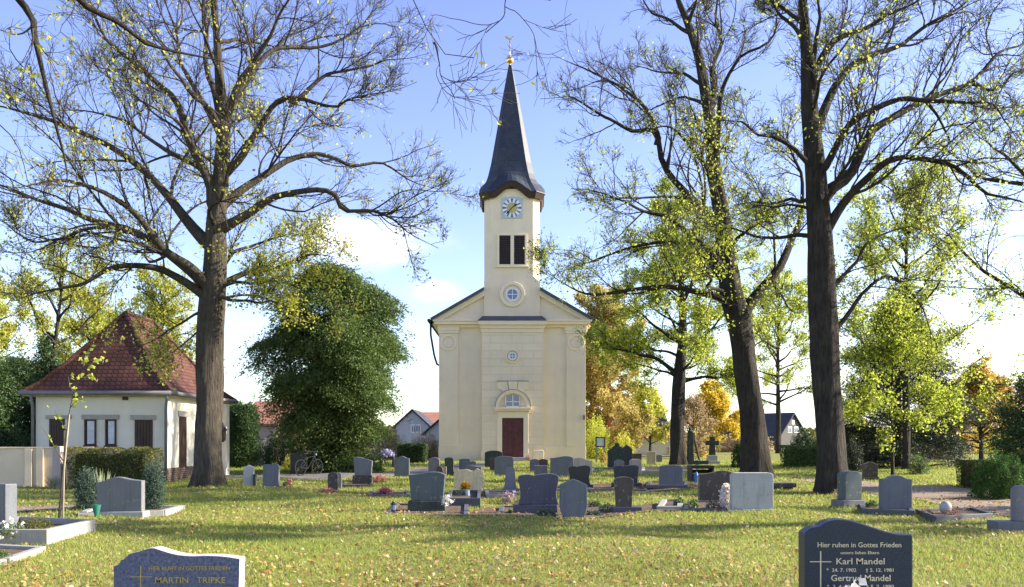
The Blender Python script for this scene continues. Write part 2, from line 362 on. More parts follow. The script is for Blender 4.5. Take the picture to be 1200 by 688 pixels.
# ------------------------------------------------------------------ ground, paths
def in_poly(x, y, poly):
    ins = np.zeros(x.shape, bool); n = len(poly)
    for i in range(n):
        x1, y1 = poly[i]; x2, y2 = poly[(i + 1) % n]
        c = ((y1 > y) != (y2 > y)) & (x < (x2 - x1) * (y - y1) / (y2 - y1 + 1e-12) + x1); ins ^= c
    return ins
def g2(px, py): Y = CY(py); return ((px - 600) / 1000 * Y, Y)
PATHS = {
 'gravel_path': ([g2(985, 569), g2(1040, 581), g2(1100, 594), g2(1200, 606), (20, 15.5), (40, 14), (40, 27), (22, 26), g2(1200, 581), g2(1090, 571), g2(1010, 564), g2(930, 560), g2(915, 564)], 'gravel'),
 'path': ([(-40, 31.5), (-14.5, 33.6), (-6.5, 34.5), (-3.5, 38), (-1.2, 48), (1, 60.5), (-1.2, 60.5), (-3.6, 50), (-6.0, 41), (-9, 38.5), (-40, 36.5)], 'asphalt'),
 'grave_path': ([(-30, 18.0), g2(0, 602), g2(90, 601), g2(90, 596), g2(0, 596), (-30, 19.6)], 'gravel'),
}
PATHS['bare_soil'] = ([g2(*c) for c in ((535, 608), (580, 606.5), (610, 608.5), (655, 609), (700, 606.5), (735, 604), (772, 602), (800, 602.5), (852, 603), (845, 598), (800, 593), (770, 590), (745, 593), (700, 594), (690, 590), (650, 590), (600, 592), (566, 594))], 'soil')
PATHS['bare_soil_strip'] = ([g2(*c) for c in ((560, 584), (606, 583), (610, 578), (640, 576), (690, 577), (725, 575.5), (765, 576), (812, 574), (850, 572), (852, 568.5), (800, 567.5), (750, 568.5), (700, 568), (660, 570), (640, 572), (600, 574.5), (566, 577))], 'soil')
MASK = [p for p, _ in PATHS.values()]
def ground_sheet():
    xs = np.concatenate([np.linspace(-900, -60, 8), np.linspace(-45, 45, 181), np.linspace(60, 900, 8)])
    ys = np.concatenate([np.linspace(-60, 2, 8), np.linspace(3, 62, 119), np.linspace(66, 140, 10), np.linspace(200, 1500, 8)])
    X, Y = np.meshgrid(xs, ys); Z = gh(X, Y); nx, ny = len(xs), len(ys)
    v = np.stack([X, Y, Z], -1).reshape(-1, 3); i = np.arange(ny - 1)[:, None] * nx + np.arange(nx - 1)[None]
    f = np.stack([i, i + 1, i + nx + 1, i + nx], -1).reshape(-1, 4)
    tag(link('lawn', np_mesh('lawn', v, f, smooth=True), M['ground']), kind='structure')
ground_sheet()
for nm, (poly, mt) in PATHS.items():
    P = np.array(poly); x0, y0 = P.min(0); x1, y1 = P.max(0); st = .4
    xs = np.arange(x0, x1 + st, st); ys = np.arange(y0, y1 + st, st); X, Y = np.meshgrid(xs, ys)
    bm = bmesh.new(); vs = [bm.verts.new((a, b, 0)) for a, b in poly]; bm.faces.new(vs)
    for k in range(int(x0), int(x1) + 1, 1):
        bmesh.ops.bisect_plane(bm, geom=bm.verts[:] + bm.edges[:] + bm.faces[:], plane_co=(k + .1, 0, 0), plane_no=(1, 0, 0))
    for k in range(int(y0), int(y1) + 1, 1):
        bmesh.ops.bisect_plane(bm, geom=bm.verts[:] + bm.edges[:] + bm.faces[:], plane_co=(0, k + .1, 0), plane_no=(0, 1, 0))
    for v in bm.verts: v.co.z = float(gh(v.co.x, v.co.y)) + .02
    bmesh.ops.recalc_face_normals(bm, faces=bm.faces[:])
    me = bpy.data.meshes.new(nm); bm.to_mesh(me); bm.free(); tag(link(nm, me, M[mt]), kind='structure')

# ------------------------------------------------------------------ leaves and tubes in bulk
def unit(a): return a / (np.linalg.norm(a, axis=-1, keepdims=True) + 1e-9)
def leaf_arrays(pos, size, rng, aspect=.75, up=None, axis=None, jitter=1.0):
    n = len(pos); nr = unit(rng.normal(size=(n, 3)))
    if up is not None: nr = unit(nr * (1 - up) + np.array([0, 0, 1.]) * up * 1.5)
    ax = rng.normal(size=(n, 3)) if axis is None else axis + rng.normal(size=(n, 3)) * .35 * jitter
    ax = unit(ax - nr * (ax * nr).sum(-1, keepdims=True)); bx = np.cross(nr, ax)
    s = (size * rng.uniform(.65, 1.3, n))[:, None] if np.isscalar(size) else (size * rng.uniform(.7, 1.25, n))[:, None]
    fold = nr * s * rng.uniform(-.15, .15, (n, 1))
    v = np.stack([pos - ax * s * .5, pos + bx * s * .5 * aspect + fold, pos + ax * s * .5, pos - bx * s * .5 * aspect + fold], 1).reshape(-1, 3)
    return v, np.arange(4 * n).reshape(-1, 4)
def leaf_obj(name, pos, size, mat, parent, rng, rnd=None, **k):
    v, f = leaf_arrays(np.asarray(pos, float), size, rng, **k)
    if parent is not None: v = v - np.array(parent.location)
    return link(name, np_mesh(name, v, f, rng.uniform(0, 1, len(f)) if rnd is None else rnd), mat, parent)
def tubes(pts, rad, k=3):
    B, n, _ = pts.shape
    T = np.empty_like(pts); T[:, 1:-1] = pts[:, 2:] - pts[:, :-2]; T[:, 0] = pts[:, 1] - pts[:, 0]; T[:, -1] = pts[:, -1] - pts[:, -2]; T = unit(T)
    ref = np.where(np.abs(T[:, :1, 2:3]) < .85, np.array([0, 0, 1.]), np.array([1., 0, 0]))
    u = unit(ref - T * (ref * T).sum(-1, keepdims=True)); v = np.cross(T, u)
    a = np.arange(k) * 2 * PI / k
    V = pts[:, :, None] + rad[:, :, None, None] * (u[:, :, None] * np.cos(a)[None, None, :, None] + v[:, :, None] * np.sin(a)[None, None, :, None])
    idx = np.arange(B * n * k).reshape(B, n, k); a0 = idx[:, :-1]; b0 = idx[:, 1:]
    F = np.stack([a0, np.roll(a0, -1, 2), np.roll(b0, -1, 2), b0], -1).reshape(-1, 4)
    return V.reshape(-1, 3), F
def merge(parts):
    vs, fs, o = [], [], 0
    for v, f in parts: vs.append(v); fs.append(f + o); o += len(v)
    return np.concatenate(vs), np.concatenate(fs)
def smooth_line(P, n):
    """Catmull-Rom through P, resampled evenly to n points"""
    P = np.asarray(P, float); Q = np.vstack([2 * P[0] - P[1], P, 2 * P[-1] - P[-2]]); out = []
    for i in range(1, len(Q) - 2):
        t = np.linspace(0, 1, 12, endpoint=False)[:, None]; a, b, c, d = Q[i - 1], Q[i], Q[i + 1], Q[i + 2]
        out.append(.5 * (2 * b + (c - a) * t + (2 * a - 5 * b + 4 * c - d) * t ** 2 + (3 * b - a - 3 * c + d) * t ** 3))
    out = np.vstack(out + [P[-1:]]); s = np.r_[0, np.cumsum(np.linalg.norm(np.diff(out, axis=0), axis=1))]
    q = np.linspace(0, s[-1], n); return np.stack([np.interp(q, s, out[:, j]) for j in range(3)], -1)
def grow(par, prad, plen, per, ratio, rng, nseg, ang=(30, 65), up=.12, wander=.16, t0=.18, rmin=.006, rk=.55, maxlen=9, minlen=.2, tpow=1.0):
    """children along every parent branch: par (B,n,3), prad (B,n), plen (B,)"""
    B, n, _ = par.shape
    cnt = np.maximum(1, rng.poisson(per * np.ones(B))) if np.isscalar(per) else np.maximum(1, per.astype(int))
    pi = np.repeat(np.arange(B), cnt); m = len(pi)
    t = t0 + (1 - t0) * rng.uniform(0, 1, m) ** tpow * .97
    x = t * (n - 1); i = np.minimum(x.astype(int), n - 2); fr = (x - i)[:, None]
    p = par[pi, i] * (1 - fr) + par[pi, i + 1] * fr; tan = unit(par[pi, i + 1] - par[pi, i]); r = prad[pi, i] * (1 - fr[:, 0]) + prad[pi, i + 1] * fr[:, 0]
    q = rng.normal(size=(m, 3)); q = unit(q - tan * (q * tan).sum(-1, keepdims=True))
    a = np.radians(rng.uniform(ang[0], ang[1], m))[:, None]; d = unit(np.cos(a) * tan + np.sin(a) * q + np.array([0, 0, up]))
    ln = np.clip(plen[pi] * ratio * (1.15 - .75 * t) * rng.uniform(.55, 1.35, m), minlen, maxlen); st = (ln / (nseg - 1))[:, None]
    pts = np.empty((m, nseg, 3)); pts[:, 0] = p; w_ = rng.normal(size=(m, 3)) * wander * .5
    for j in range(1, nseg):
        w_ = w_ * .5 + rng.normal(size=(m, 3)) * wander; d = unit(d + w_ + np.array([0, 0, up * .35])); p = p + d * st; pts[:, j] = p
    r0 = np.maximum(np.minimum(r * rk, .006 + ln * .0095), rmin * 1.15); s = np.linspace(0, 1, nseg)[None]
    rad = rmin + (r0[:, None] - rmin) * (1 - s) ** .9
    return pts, np.maximum(rad, rmin * (1 - .35 * s)), ln, pi
def trunk_mesh(pts, rad, k=32, flare=.5, lobes=5, seed=0, n=90, flare_h=.55):
    c = smooth_line(pts, n); z0 = c[0, 2]; s = np.linspace(0, len(pts) - 1, n); r = np.interp(s, np.arange(len(rad)), rad)
    # resample radius by arc length of the control points
    d = np.r_[0, np.cumsum(np.linalg.norm(np.diff(np.asarray(pts), axis=0), axis=1))]; r = np.interp(np.linspace(0, d[-1], n), d, rad)
    rg = np.random.default_rng(seed); a = np.arange(k) * 2 * PI / k; ph = rg.uniform(0, 6, 6)
    T = unit(np.gradient(c, axis=0)); u = unit(np.array([1., 0, 0]) - T * T[:, :1]); v = np.cross(T, u)
    h = (c[:, 2] - z0)[:, None]; bump_ = 0
    for q in range(16):      # burls and scars
        bz, ba, bw = rg.uniform(.2, 9), rg.uniform(0, 2 * PI), rg.uniform(.12, .4); da = np.abs((a[None] - ba + PI) % (2 * PI) - PI); bump_ = bump_ + rg.uniform(-.5, 1) * np.exp(-((h - bz) / bw) ** 2 - (da / .55) ** 2)
    rr = r[:, None] * (1 + flare * np.exp(-h / flare_h) * (.75 + .5 * np.sin(lobes * a + ph[0])[None]) + .035 * np.sin(3 * a + ph[1] + h * 1.7) + .03 * np.sin(7 * a + ph[2] - h * 2.3) + .05 * np.sin(2 * a + ph[3] + h * .8)
          + .10 * bump_)
    V = c[:, None] + rr[..., None] * (u[:, None] * np.cos(a)[None, :, None] + v[:, None] * np.sin(a)[None, :, None])
    idx = np.arange(n * k).reshape(n, k); F = np.stack([idx[:-1], np.roll(idx[:-1], -1, 1), np.roll(idx[1:], -1, 1), idx[1:]], -1).reshape(-1, 4)
    return V.reshape(-1, 3), F
def limb_noise(P, rng, amp):
    n = len(P); k = rng.normal(size=(max(4, n // 3), 3)) * amp; k[0] = 0
    xi = np.linspace(0, len(k) - 1, n); q = np.stack([np.interp(xi, np.arange(len(k)), k[:, j]) for j in range(3)], -1); return P + q
def make_tree(name, label, cat, base, tpts, trad, limbs, rng, bark, twig, leaf, group=None, per=(9, 7, 6), ratio=(.42, .5, .5), leaf_n=9000, leaf_size=.09,
              rmin=.006, flare=.5, up=.12, leaf_w=None, seed=1, trunk_kids=0, lmax=(5.5, 2.9, 1.3), extra_leaf=None, ksides=(8, 4, 3), lobes=5, wander=.16):
    """limbs: list of (points (k,3), base radius, leafiness)"""
    base = Vector(base); t = thing(name, base, label, cat, group); off = np.array(base)
    v, f = trunk_mesh(tpts, trad, flare=flare, seed=seed, lobes=lobes); link('trunk', np_mesh('trunk', v - off, f, smooth=True), bark, t)
    n = 26; P, Rr, Ln, Lf = [], [], [], []
    Tw = []
    for lb_ in limbs:
        pts, r0, lf = lb_[:3]; Tw.append(lb_[3] if len(lb_) > 3 else 1.)
        c = smooth_line(pts, n); ln = np.linalg.norm(np.diff(c, axis=0), axis=1).sum(); c = limb_noise(c, rng, min(.1, ln * .013))
        s = np.linspace(0, 1, n); rad = np.maximum(r0 * .82 * (1 - s) ** .95 * (1 + .45 * np.exp(-s * 14)), rmin * 1.6)
        P.append(c); Rr.append(rad); Ln.append(ln); Lf.append(lf)
        v, f = tubes(c[None], rad[None], ksides[0]); link('limb', np_mesh('limb', v - off, f, smooth=True), bark, t)
    P, Rr, Ln, Lf = np.array(P), np.array(Rr), np.array(Ln), np.array(Lf, float)
    parts = []
    per1 = np.maximum(2, per[0] * np.clip(Ln / 6, .45, 1.8) * np.array(Tw))
    p1, r1, l1, i1 = grow(P, Rr, Ln, per1, ratio[0], rng, 11, up=up, rmin=rmin * 1.2, maxlen=lmax[0], minlen=.8, wander=wander * .75, ang=(22, 58)); f1 = Lf[i1]
    parts.append(tubes(p1, r1, ksides[1]))
    p2, r2, l2, i2 = grow(p1, r1, l1, per[1], ratio[1], rng, 8, up=up, rmin=rmin, maxlen=lmax[1], minlen=.45, t0=.1, wander=wander * .75, ang=(22, 55)); f2 = f1[i2]
    parts.append(tubes(p2, r2, 3))
    p3, r3, l3, i3 = grow(p2, r2, l2, per[2], ratio[2], rng, 5, up=up * .8, rmin=rmin * .85, maxlen=lmax[2], minlen=.28, t0=.1, wander=wander * .8, ang=(22, 52)); f3 = f2[i3]
    parts.append(tubes(p3, r3, 3))
    v, f = merge(parts); tw = link('twigs', np_mesh('twigs', v - off, f), twig, t); tw['kind'] = 'stuff'
    if leaf is not None and leaf_n:
        patch = np.sin(p3[:, 2, 0] * 1.1 + 2) * np.sin(p3[:, 2, 2] * 1.3 + 1) * np.sin(p3[:, 2, 1] * .9)
        w_ = f3 * l3 * np.clip(1 + .35 * patch, .3, 2)
        if leaf_w is not None: w_ = w_ * leaf_w(p3[:, 2])
        w_ = w_ / w_.sum(); tsel = rng.choice(len(p3), leaf_n, p=w_); s = rng.uniform(.1, .99, leaf_n) * 4; i = s.astype(int); fr = (s - i)[:, None]
        pos = p3[tsel, i] * (1 - fr) + p3[tsel, np.minimum(i + 1, 4)] * fr + rng.normal(size=(leaf_n, 3)) * (leaf_size * .6 + .07 if leaf_n > 1000 else .018)
        pos[:, 2] -= leaf_size * .35
        leaf_obj('foliage', pos, leaf_size, leaf, t, rng)
    return t
def px_limb(pp, Y0, k, r0, lf=1., bend=0.):
    """a limb drawn from its outline in the picture, leading towards (k<0) or away from the camera"""
    x0 = pp[0][0]; y0 = pp[0][1]; out = []; d = 0; prev = pp[0]
    for i, (x, y) in enumerate(pp):
        d += math.hypot(x - prev[0], y - prev[1]) * Y0 / 1000; prev = (x, y)
        Y = Y0 + k * d + bend * math.sin(d * .5); out.append(PT(x, y, Y))
    return (np.array(out), r0, lf)
def auto_limbs(tp, tr, n, rng, z0, length, elev=(10, 55), lf=1., az=None, droop=.0, r=None):
    """limbs leaving a trunk line at heights from z0 up"""
    tp = np.asarray(tp, float); out = []
    zs = np.linspace(z0, tp[-1, 2] * .97 + .03 * z0, n) + rng.normal(size=n) * .2; ztop = tp[-1, 2]
    for i, z in enumerate(zs):
        z = min(max(z, z0 * .9), ztop); x = np.interp(z, tp[:, 2], tp[:, 0]); y = np.interp(z, tp[:, 2], tp[:, 1]); rr = np.interp(z, tp[:, 2], tr)
        a = rng.uniform(0, 2 * PI) if az is None else R(rng.uniform(*az)); a = a if az else (i * 2.4 + rng.uniform(-.5, .5))
        fz = (z - z0) / max(.1, ztop - z0); ln = length * (1 - .55 * fz) * rng.uniform(.75, 1.2); e = R(elev[0] + (elev[1] - elev[0]) * fz + rng.uniform(-8, 8))
        p = np.array([x, y, z]); d = np.array([math.cos(a) * math.cos(e), math.sin(a) * math.cos(e), math.sin(e)]); pts = [p]
        for j in range(5):
            d = unit(d + rng.normal(size=3) * .16 + np.array([0, 0, .05 - droop])); p = p + d * ln / 5; pts.append(p)
        out.append((np.array(pts), (rr * .55 if r is None else r), lf))
    return out
def line3(pp, Y0, drift=0): return np.array([PT(x, y, Y0 + drift * i) for i, (x, y) in enumerate(pp)])

# ------------------------------------------------------------------ the church
CHY = 62.5
def cx(px): return (px - 600) / 16
def cz(py): return 1.6 + (514 - py) / 16
def church():
    r = thing('village_church', (0, CHY, 0), 'cream plastered village church with slender slate spire and clock tower', 'church')
    b = lambda: MB()
    X0, X1, ZE, ZA, DEP = cx(515), cx(685.5), cz(384), cz(322), 21.0
    # nave
    m = b(); m.prism([(X0, 0), (X1, 0), (X1, ZE + .6), (0, ZA - .35), (X0, ZE + .6)], 0, DEP); wall = m.build('wall', M['church'], r)
    m = b(); m.box(X0 - .07, X1 + .07, -.07, DEP + .07, 0, 1.02); m.build('plinth', M['church'], r, .02)
    for s in (-1, 1):
        xa, xb = (X0 - .03, X0 + 1.36) if s < 0 else (X1 - 1.36, X1 + .03)
        m = b(); m.box(xa, xb, -.11, .3, 1.0, ZE); p = m.build('pilaster', M['church'], r, .01)
        xc = (xa + xb) / 2
        m = b(); m.box(xa - .06, xb + .06, -.19, .3, ZE - .42, ZE - .22); m.box(xa - .1, xb + .1, -.23, .3, ZE - .22, ZE); m.build('capital', M['trim'], r, .012)
        m = b(); m.ring(xc, cz(401.5), .44, .62, -.17, -.1, 36); m.ring(xc, cz(401.5), .36, .40, -.14, -.1, 36); m.build('roundel', M['trim'], r, .015)
    # entablature and pediment
    m = b(); m.box(X0 - .12, X1 + .12, -.2, .3, ZE, ZE + .2); m.box(X0 - .35, X1 + .35, -.42, .3, ZE + .2, ZE + .42); m.box(X0 - .45, X1 + .45, -.5, .3, ZE + .42, ZE + .52); m.build('cornice', M['trim'], r, .02)
    zc = ZE + .52
    for s in (-1, 1):
        e = s * (X1 + .5); sl = (ZA - zc) / (X1 + .5)
        m = b(); m.prism([(e, zc), (s * 2.045, zc + (abs(e) - 2.045) * sl), (s * 2.045, zc + (abs(e) - 2.045) * sl - .42), (e - s * .68, zc)], -.24, .2); m.build('raking_cornice', M['trim'], r, .02)
        m = b(); m.prism([(e, zc + .0), (s * 2.045, zc + (abs(e) - 2.045) * sl), (s * 2.045, zc + (abs(e) - 2.045) * sl + .2), (e + s * .12, zc + .12)], -.52, .26); m.build('verge', M['lead'], r, .01)
        m = b(); m.prism([(e + s * .15, zc - .08), (0, ZA + .02), (0, ZA + .22), (e + s * .15, zc + .14)], .27, DEP + .4); m.build('roof', M['tile_dark'], r)
        m = b(); m.box(min(s * X1, e), max(s * X1, e), .3, DEP + .3, zc - .3, zc - .1); m.build('eaves', M['trim'], r)
        m = b(); m.tube([(e + s * .2, -.45, zc - .05), (e + s * .2, DEP, zc - .05)], .13, 10); g = m.build('gutter', M['black'], r, smooth=True)
        m = b(); m.tube([(e + s * .12, .1, zc - .1), (e + s * .12, .1, cz(392)), (e - s * .12, .12, cz(415)), (e - s * .22, .12, cz(421)), (s * (X1 + .16), .12, cz(426.5)), (s * (X1 + .02), .12, cz(428))], .075, 10)
        if s > 0: m = b(); m.tube([(e + s * .12, 6.1, zc - .1), (s * (X1 + .1), 6.12, cz(405)), (s * (X1 + .1), 6.12, .1)], .07, 10)
        m.build('downpipe', M['black'], r, smooth=True)
        for k in range(3):       # nave windows on the flank
            y = 4.5 + k * 6
            m = b(); a, q = (s * X1 - .04, s * X1 + .04); m.prism([(y - .75, 2.6), (y + .75, 2.6), (y + .75, 6.6), (y + .5, 7.2), (y, 7.45), (y - .5, 7.2), (y - .75, 6.6)], a, q, 'x'); wf = m.build('window', M['glass'], r)
            m = b(); a, q = (s * X1 - .06, s * X1 + .08)
            for z in (2.6, 3.8, 5, 6.2): m.box(a, q, y - .78, y + .78, z - .04, z + .04)
            for d in (-.75, 0, .75): m.box(a, q - .005, y + d - .04, y + d + .04, 2.6, 6.9)
            m.build('window_bars', M['white'], wf)
    # risalit carrying the tower
    RX0, RX1, RY = cx(565), cx(636), -.42
    m = b(); m.box(RX0, RX1, RY, .3, 0, cz(386)); m.build('tower_base', M['ashlar'], r)
    for xa, xb in ((RX0 - .07, cx(588.5) - .37), (cx(613.3) + .37, RX1 + .07)):
        m = b(); m.box(xa, xb, RY - .07, .2, 0, .75); m.build('tower_plinth', M['trim'], r, .02)
    m = b(); m.box(RX0 - .05, RX1 + .05, RY - .06, .3, cz(390.5), cz(386)); m.box(RX0 - .12, RX1 + .12, RY - .14, .3, cz(386), cz(382)); m.box(RX0 - .25, RX1 + .25, RY - .28, .3, cz(382), cz(377.2)); m.build('tower_cornice', M['trim'], r, .02)
    m = b(); m.prism([(RX0 - .3, cz(377)), (RX1 + .3, cz(377)), (RX1 - .05, cz(370.7)), (RX0 + .05, cz(370.7))], RY - .33, .4)
    for v in m.bm.verts:
        if v.co.z > cz(374) and v.co.y < 0: v.co.y = -.16
    m.build('apron_roof', M['lead'], r)
    # tower shaft
    TX, TY0 = 2.04, -.15; TYc = TY0 + TX; CH = .5; ZT = cz(222); ZC0, ZC1 = cz(331), cz(324)
    sq = [(-TX, TY0), (TX, TY0), (TX, TY0 + 2 * TX), (-TX, TY0 + 2 * TX)]
    m = b(); m.prism(sq, cz(378), ZC0, 'z')
    lo = [(-TX, TY0), (-TX, TY0), (TX, TY0), (TX, TY0), (TX, TY0 + 2 * TX), (TX, TY0 + 2 * TX), (-TX, TY0 + 2 * TX), (-TX, TY0 + 2 * TX)]
    def cham(a, c, yc=None):
        yc = TYc if yc is None else yc
        return [(-a, yc - a + c), (-a + c, yc - a), (a - c, yc - a), (a, yc - a + c), (a, yc + a - c), (a - c, yc + a), (-a + c, yc + a), (-a, yc + a - c)]
    up_ = cham(TX, CH)
    A = [m.bm.verts.new((x, y, ZC0)) for x, y in lo]; B = [m.bm.verts.new((x, y, ZC1)) for x, y in up_]; C_ = [m.bm.verts.new((x, y, ZT)) for x, y in up_]
    for i in range(8):
        j = (i + 1) % 8; m.face([A[i], A[j], B[j], B[i]]); m.face([B[i], B[j], C_[j], C_[i]])
    m.face(C_); m.build('tower_shaft', M['church'], r)
    fy = TY0
    # oculus
    def oculus(zc_, ro, ri, rw, y, nm):
        m = b(); m.ring(0.03, zc_, ri, ro, y - .13, y + .05, 44); m.ring(.03, zc_, rw + .08, ri - .05, y - .05, y + .05, 44); o = m.build(nm, M['trim'], r, .02)
        m = b(); m.disc(.03, zc_, rw + .08, y - .03, y + .02); m.build('pane', M['glass'], o)
        m = b(); m.ring(.03, zc_, rw - .06, rw + .07, y - .07, y + .02, 32); 
        for d in (-.36, 0, .36):
            q = d * rw * 2 * .9; hh = math.sqrt(max(.01, rw * rw - q * q))
            if abs(d) < .1 or rw > .4: m.box(.03 + q - .025, .03 + q + .025, y - .06, y, zc_ - hh, zc_ + hh) if abs(d) < .1 else None
        m.box(.03 - rw, .03 + rw, y - .065, y, zc_ - .025, zc_ + .025); m.build('window_frame', M['white'], o)
    oculus(cz(345.5), .92, .68, .44, fy, 'round_window')
    oculus(cz(418), .5, .40, .26, RY, 'round_window')
    # louvred openings
    m = b(); xa, xb, za, zb = cx(582.5), cx(617.5), cz(312.5), cz(274.5)
    m.box(xa, xb, fy - .1, fy + .05, zb - .14, zb); m.box(xa, xb, fy - .1, fy + .05, za, za + .12); m.box(xa, xa + .16, fy - .1, fy + .05, za + .12, zb - .14); m.box(xb - .16, xb, fy - .1, fy + .05, za + .12, zb - .14); m.box(cx(598.3), cx(602.3), fy - .09, fy + .05, za + .12, zb - .14)
    m.box(xa - .1, xb + .1, fy - .16, fy + .05, za - .1, za); m.build('belfry_surround', M['trim'], r, .015)
    for p0, p1 in ((585.2, 598.2), (602.4, 614.9)):
        m = b(); m.box(cx(p0), cx(p1), fy - .012, fy + .04, za + .1, zb - .12); lv = m.build('louvre_shade_plate', M['black'], r)  # flat black plate paints the shade inside the belfry opening
        m = b(); n = 15; h = (zb - za - .26) / n
        for i in range(n):
            z = za + .12 + i * h; m.prism([(fy - .085, z), (fy - .07, z - .015), (fy - .013, z + h * .75), (fy - .028, z + h * .8)], cx(p0) + .01, cx(p1) - .01, 'x')
        m.build('slats', M['louvre'], lv)
    # clock
    ccx, ccz, y0 = cx(600), cz(244.5), fy - .05; hw = .76
    m = b(); m.prism([(ccx - hw, ccz - hw), (ccx + hw, ccz - hw), (ccx + hw, ccz + hw * .93)] + [(ccx + hw * math.cos(a), ccz + hw * .93 + .12 * math.sin(a)) for a in (R(45), R(90), R(135))] + [(ccx - hw, ccz + hw * .93)], y0, fy + .04); ck = m.build('clock', M['clock_face'], r, .015)
    m = b()
    for i in range(12):
        a = PI / 2 - i * PI / 6 + PI / 12; pts = [(ccx + q * math.cos(a + d), ccz + q * math.sin(a + d)) for q, d in ((.36, -.17), (.68, -.17), (.72, 0), (.68, .17), (.36, .17))]; m.prism(pts, y0 - .012, y0 + .01)
    m.build('dial_rays', M['clock_white'], ck)
    m = b()
    for i in range(12):
        a = PI / 2 - i * PI / 6; ca, sa = math.cos(a), math.sin(a); w_ = .055 if i % 3 else .085
        m.prism([(ccx + ca * .42 - sa * w_ * .6, ccz + sa * .42 + ca * w_ * .6), (ccx + ca * .68 - sa * w_, ccz + sa * .68 + ca * w_), (ccx + ca * .68 + sa * w_, ccz + sa * .68 - ca * w_), (ccx + ca * .42 + sa * w_ * .6, ccz + sa * .42 - ca * w_ * .6)], y0 - .022, y0 + .01)
    m.build('hour_marks', M['clock_dark'], ck)
    m = b(); m.disc(ccx, ccz, .37, y0 - .03, y0 + .01, 36); m.build('dial_centre', M['clock_gold'], ck)
    for nm, ang, ln, wd, yy in (('hour_hand', R(90 - 48.5), .46, .075, .05), ('minute_hand', R(90 - 222), .62, .05, .07)):
        ca, sa = math.cos(ang), math.sin(ang); f = lambda q, s_: (ccx + ca * q - sa * s_, ccz + sa * q + ca * s_)
        m = b(); m.prism([f(-.14, .02), f(-.14, -.02), f(ln * .55, -wd * .5), f(ln * .72, -wd * 1.5), f(ln, 0), f(ln * .72, wd * 1.5), f(ln * .55, wd * .5)], y0 - yy, y0 - yy + .015); m.build(nm, M['black'], ck)
    # spire
    AX = -.14; K = 10
    lev = [(39.4, 225.5, 12.5), (39.2, 224.6, 12.5), (35.8, 220.3, 11.5), (32, 215.3, 8.5), (29, 209.3, 4.5), (26.9, 203, 1.5), (23.6, 190, 0), (16.0, 150, 0), (9.6, 115, 0), (4.6, 90, 0), (1.8, 76, 0)]
    def loop(hw_, py, bl, dz=0):
        kd = (CHY + TYc - hw_ / 16 * .9) / 62.5; a = hw_ / 16 * kd; c = a * .27; z = 1.6 + (514 - py) / 16 * kd; pl = cham(a, c); out = []; fx = AX * (1 - hw_ / 39.5)
        for i in range(8):
            p, q = pl[i], pl[(i + 1) % 8]; wide = i % 2 == 1
            for j in range(K):
                u = j / K; s = 2 * u - 1
                g = (max(0, math.cos(s * PI * .62)) ** 1.3 if wide else 0)
                out.append((p[0] * (1 - u) + q[0] * u + fx, p[1] * (1 - u) + q[1] * u, z + g * bl / 16 + dz))
        return out
    m = b(); rows = [[m.bm.verts.new(p) for p in loop(*l)] for l in lev]
    for a, q in zip(rows, rows[1:]):
        for i in range(len(a)): m.face([a[i], a[(i + 1) % len(a)], q[(i + 1) % len(a)], q[i]])
    m.face(rows[-1]); sp = m.build('spire', M['slate'], r)
    m = b(); o1 = loop(38.9, 225.5, 12.5, -.01); o2 = loop(36.6, 233, 12.5, 0); o3 = loop(32.9, 233, 12.5, 0); o4 = loop(32.9, 225.5, 12.5, -.01)
    rows = [[m.bm.verts.new(p) for p in o] for o in (o1, o2, o3, o4)]; n = len(o1)
    for k in range(4):
        for i in range(n): m.face([rows[k][i], rows[k][(i + 1) % n], rows[(k + 1) % 4][(i + 1) % n], rows[(k + 1) % 4][i]])
    m.build('eaves_board', M['fascia'], r)
    cf = lambda py: 1.6 + (514 - py) / 16 * (CHY + TYc) / 62.5
    tx = AX - .02
    m = b(); m.lathe(tx, TYc, [(.1, cf(79)), (.08, cf(76)), (.07, cf(75.3)), (.2, cf(74.3)), (.25, cf(72.3)), (.28, cf(70.7)), (.25, cf(69)), (.18, cf(67.3)), (.05, cf(66.4)), (.035, cf(64)), (.03, cf(47))], 20); m.build('finial', M['gold'], r, smooth=True)
    m = b(); zz = cf(46); sc_ = .46
    pts = [(-.75, .25), (-.55, .1), (-.35, .02), (0, -.12), (.3, 0), (.5, .28), (.62, .3), (.56, .42), (.5, .55), (.38, .46), (.3, .3), (.05, .14), (-.25, .2), (-.4, .46), (-.62, .52), (-.8, .42)]
    m.prism([(tx + a * sc_, zz + q * sc_) for a, q in pts], TYc - .03, TYc + .03); m.build('weathercock', M['gold'], r)
    # portal
    dx0, dx1, dz1 = cx(588.5), cx(613.3), cz(490); y = RY
    m = b(); m.box(dx0 - .36, dx0, y - .12, y + .05, .2, dz1 + .36); m.box(dx1, dx1 + .36, y - .12, y + .05, .2, dz1 + .36); m.box(dx0, dx1, y - .12, y + .05, dz1, dz1 + .36)
    m.box(dx0 - .42, dx1 + .42, y - .16, y + .05, dz1 + .36, dz1 + .46); m.build('door_surround', M['trim'], r, .015)
    m = b(); m.box(cx(579), cx(622.5), y - .34, y + .05, cz(480.3), cz(477.5)); m.box(cx(580.5), cx(621), y - .24, y + .05, cz(482.3), cz(480.3)); m.build('door_hood', M['trim'], r, .02)
    m = b(); m.box(dx0, dx1, y - .02, y + .04, .25, dz1); d = m.build('door', M['door_red'], r)
    mid = (dx0 + dx1) / 2
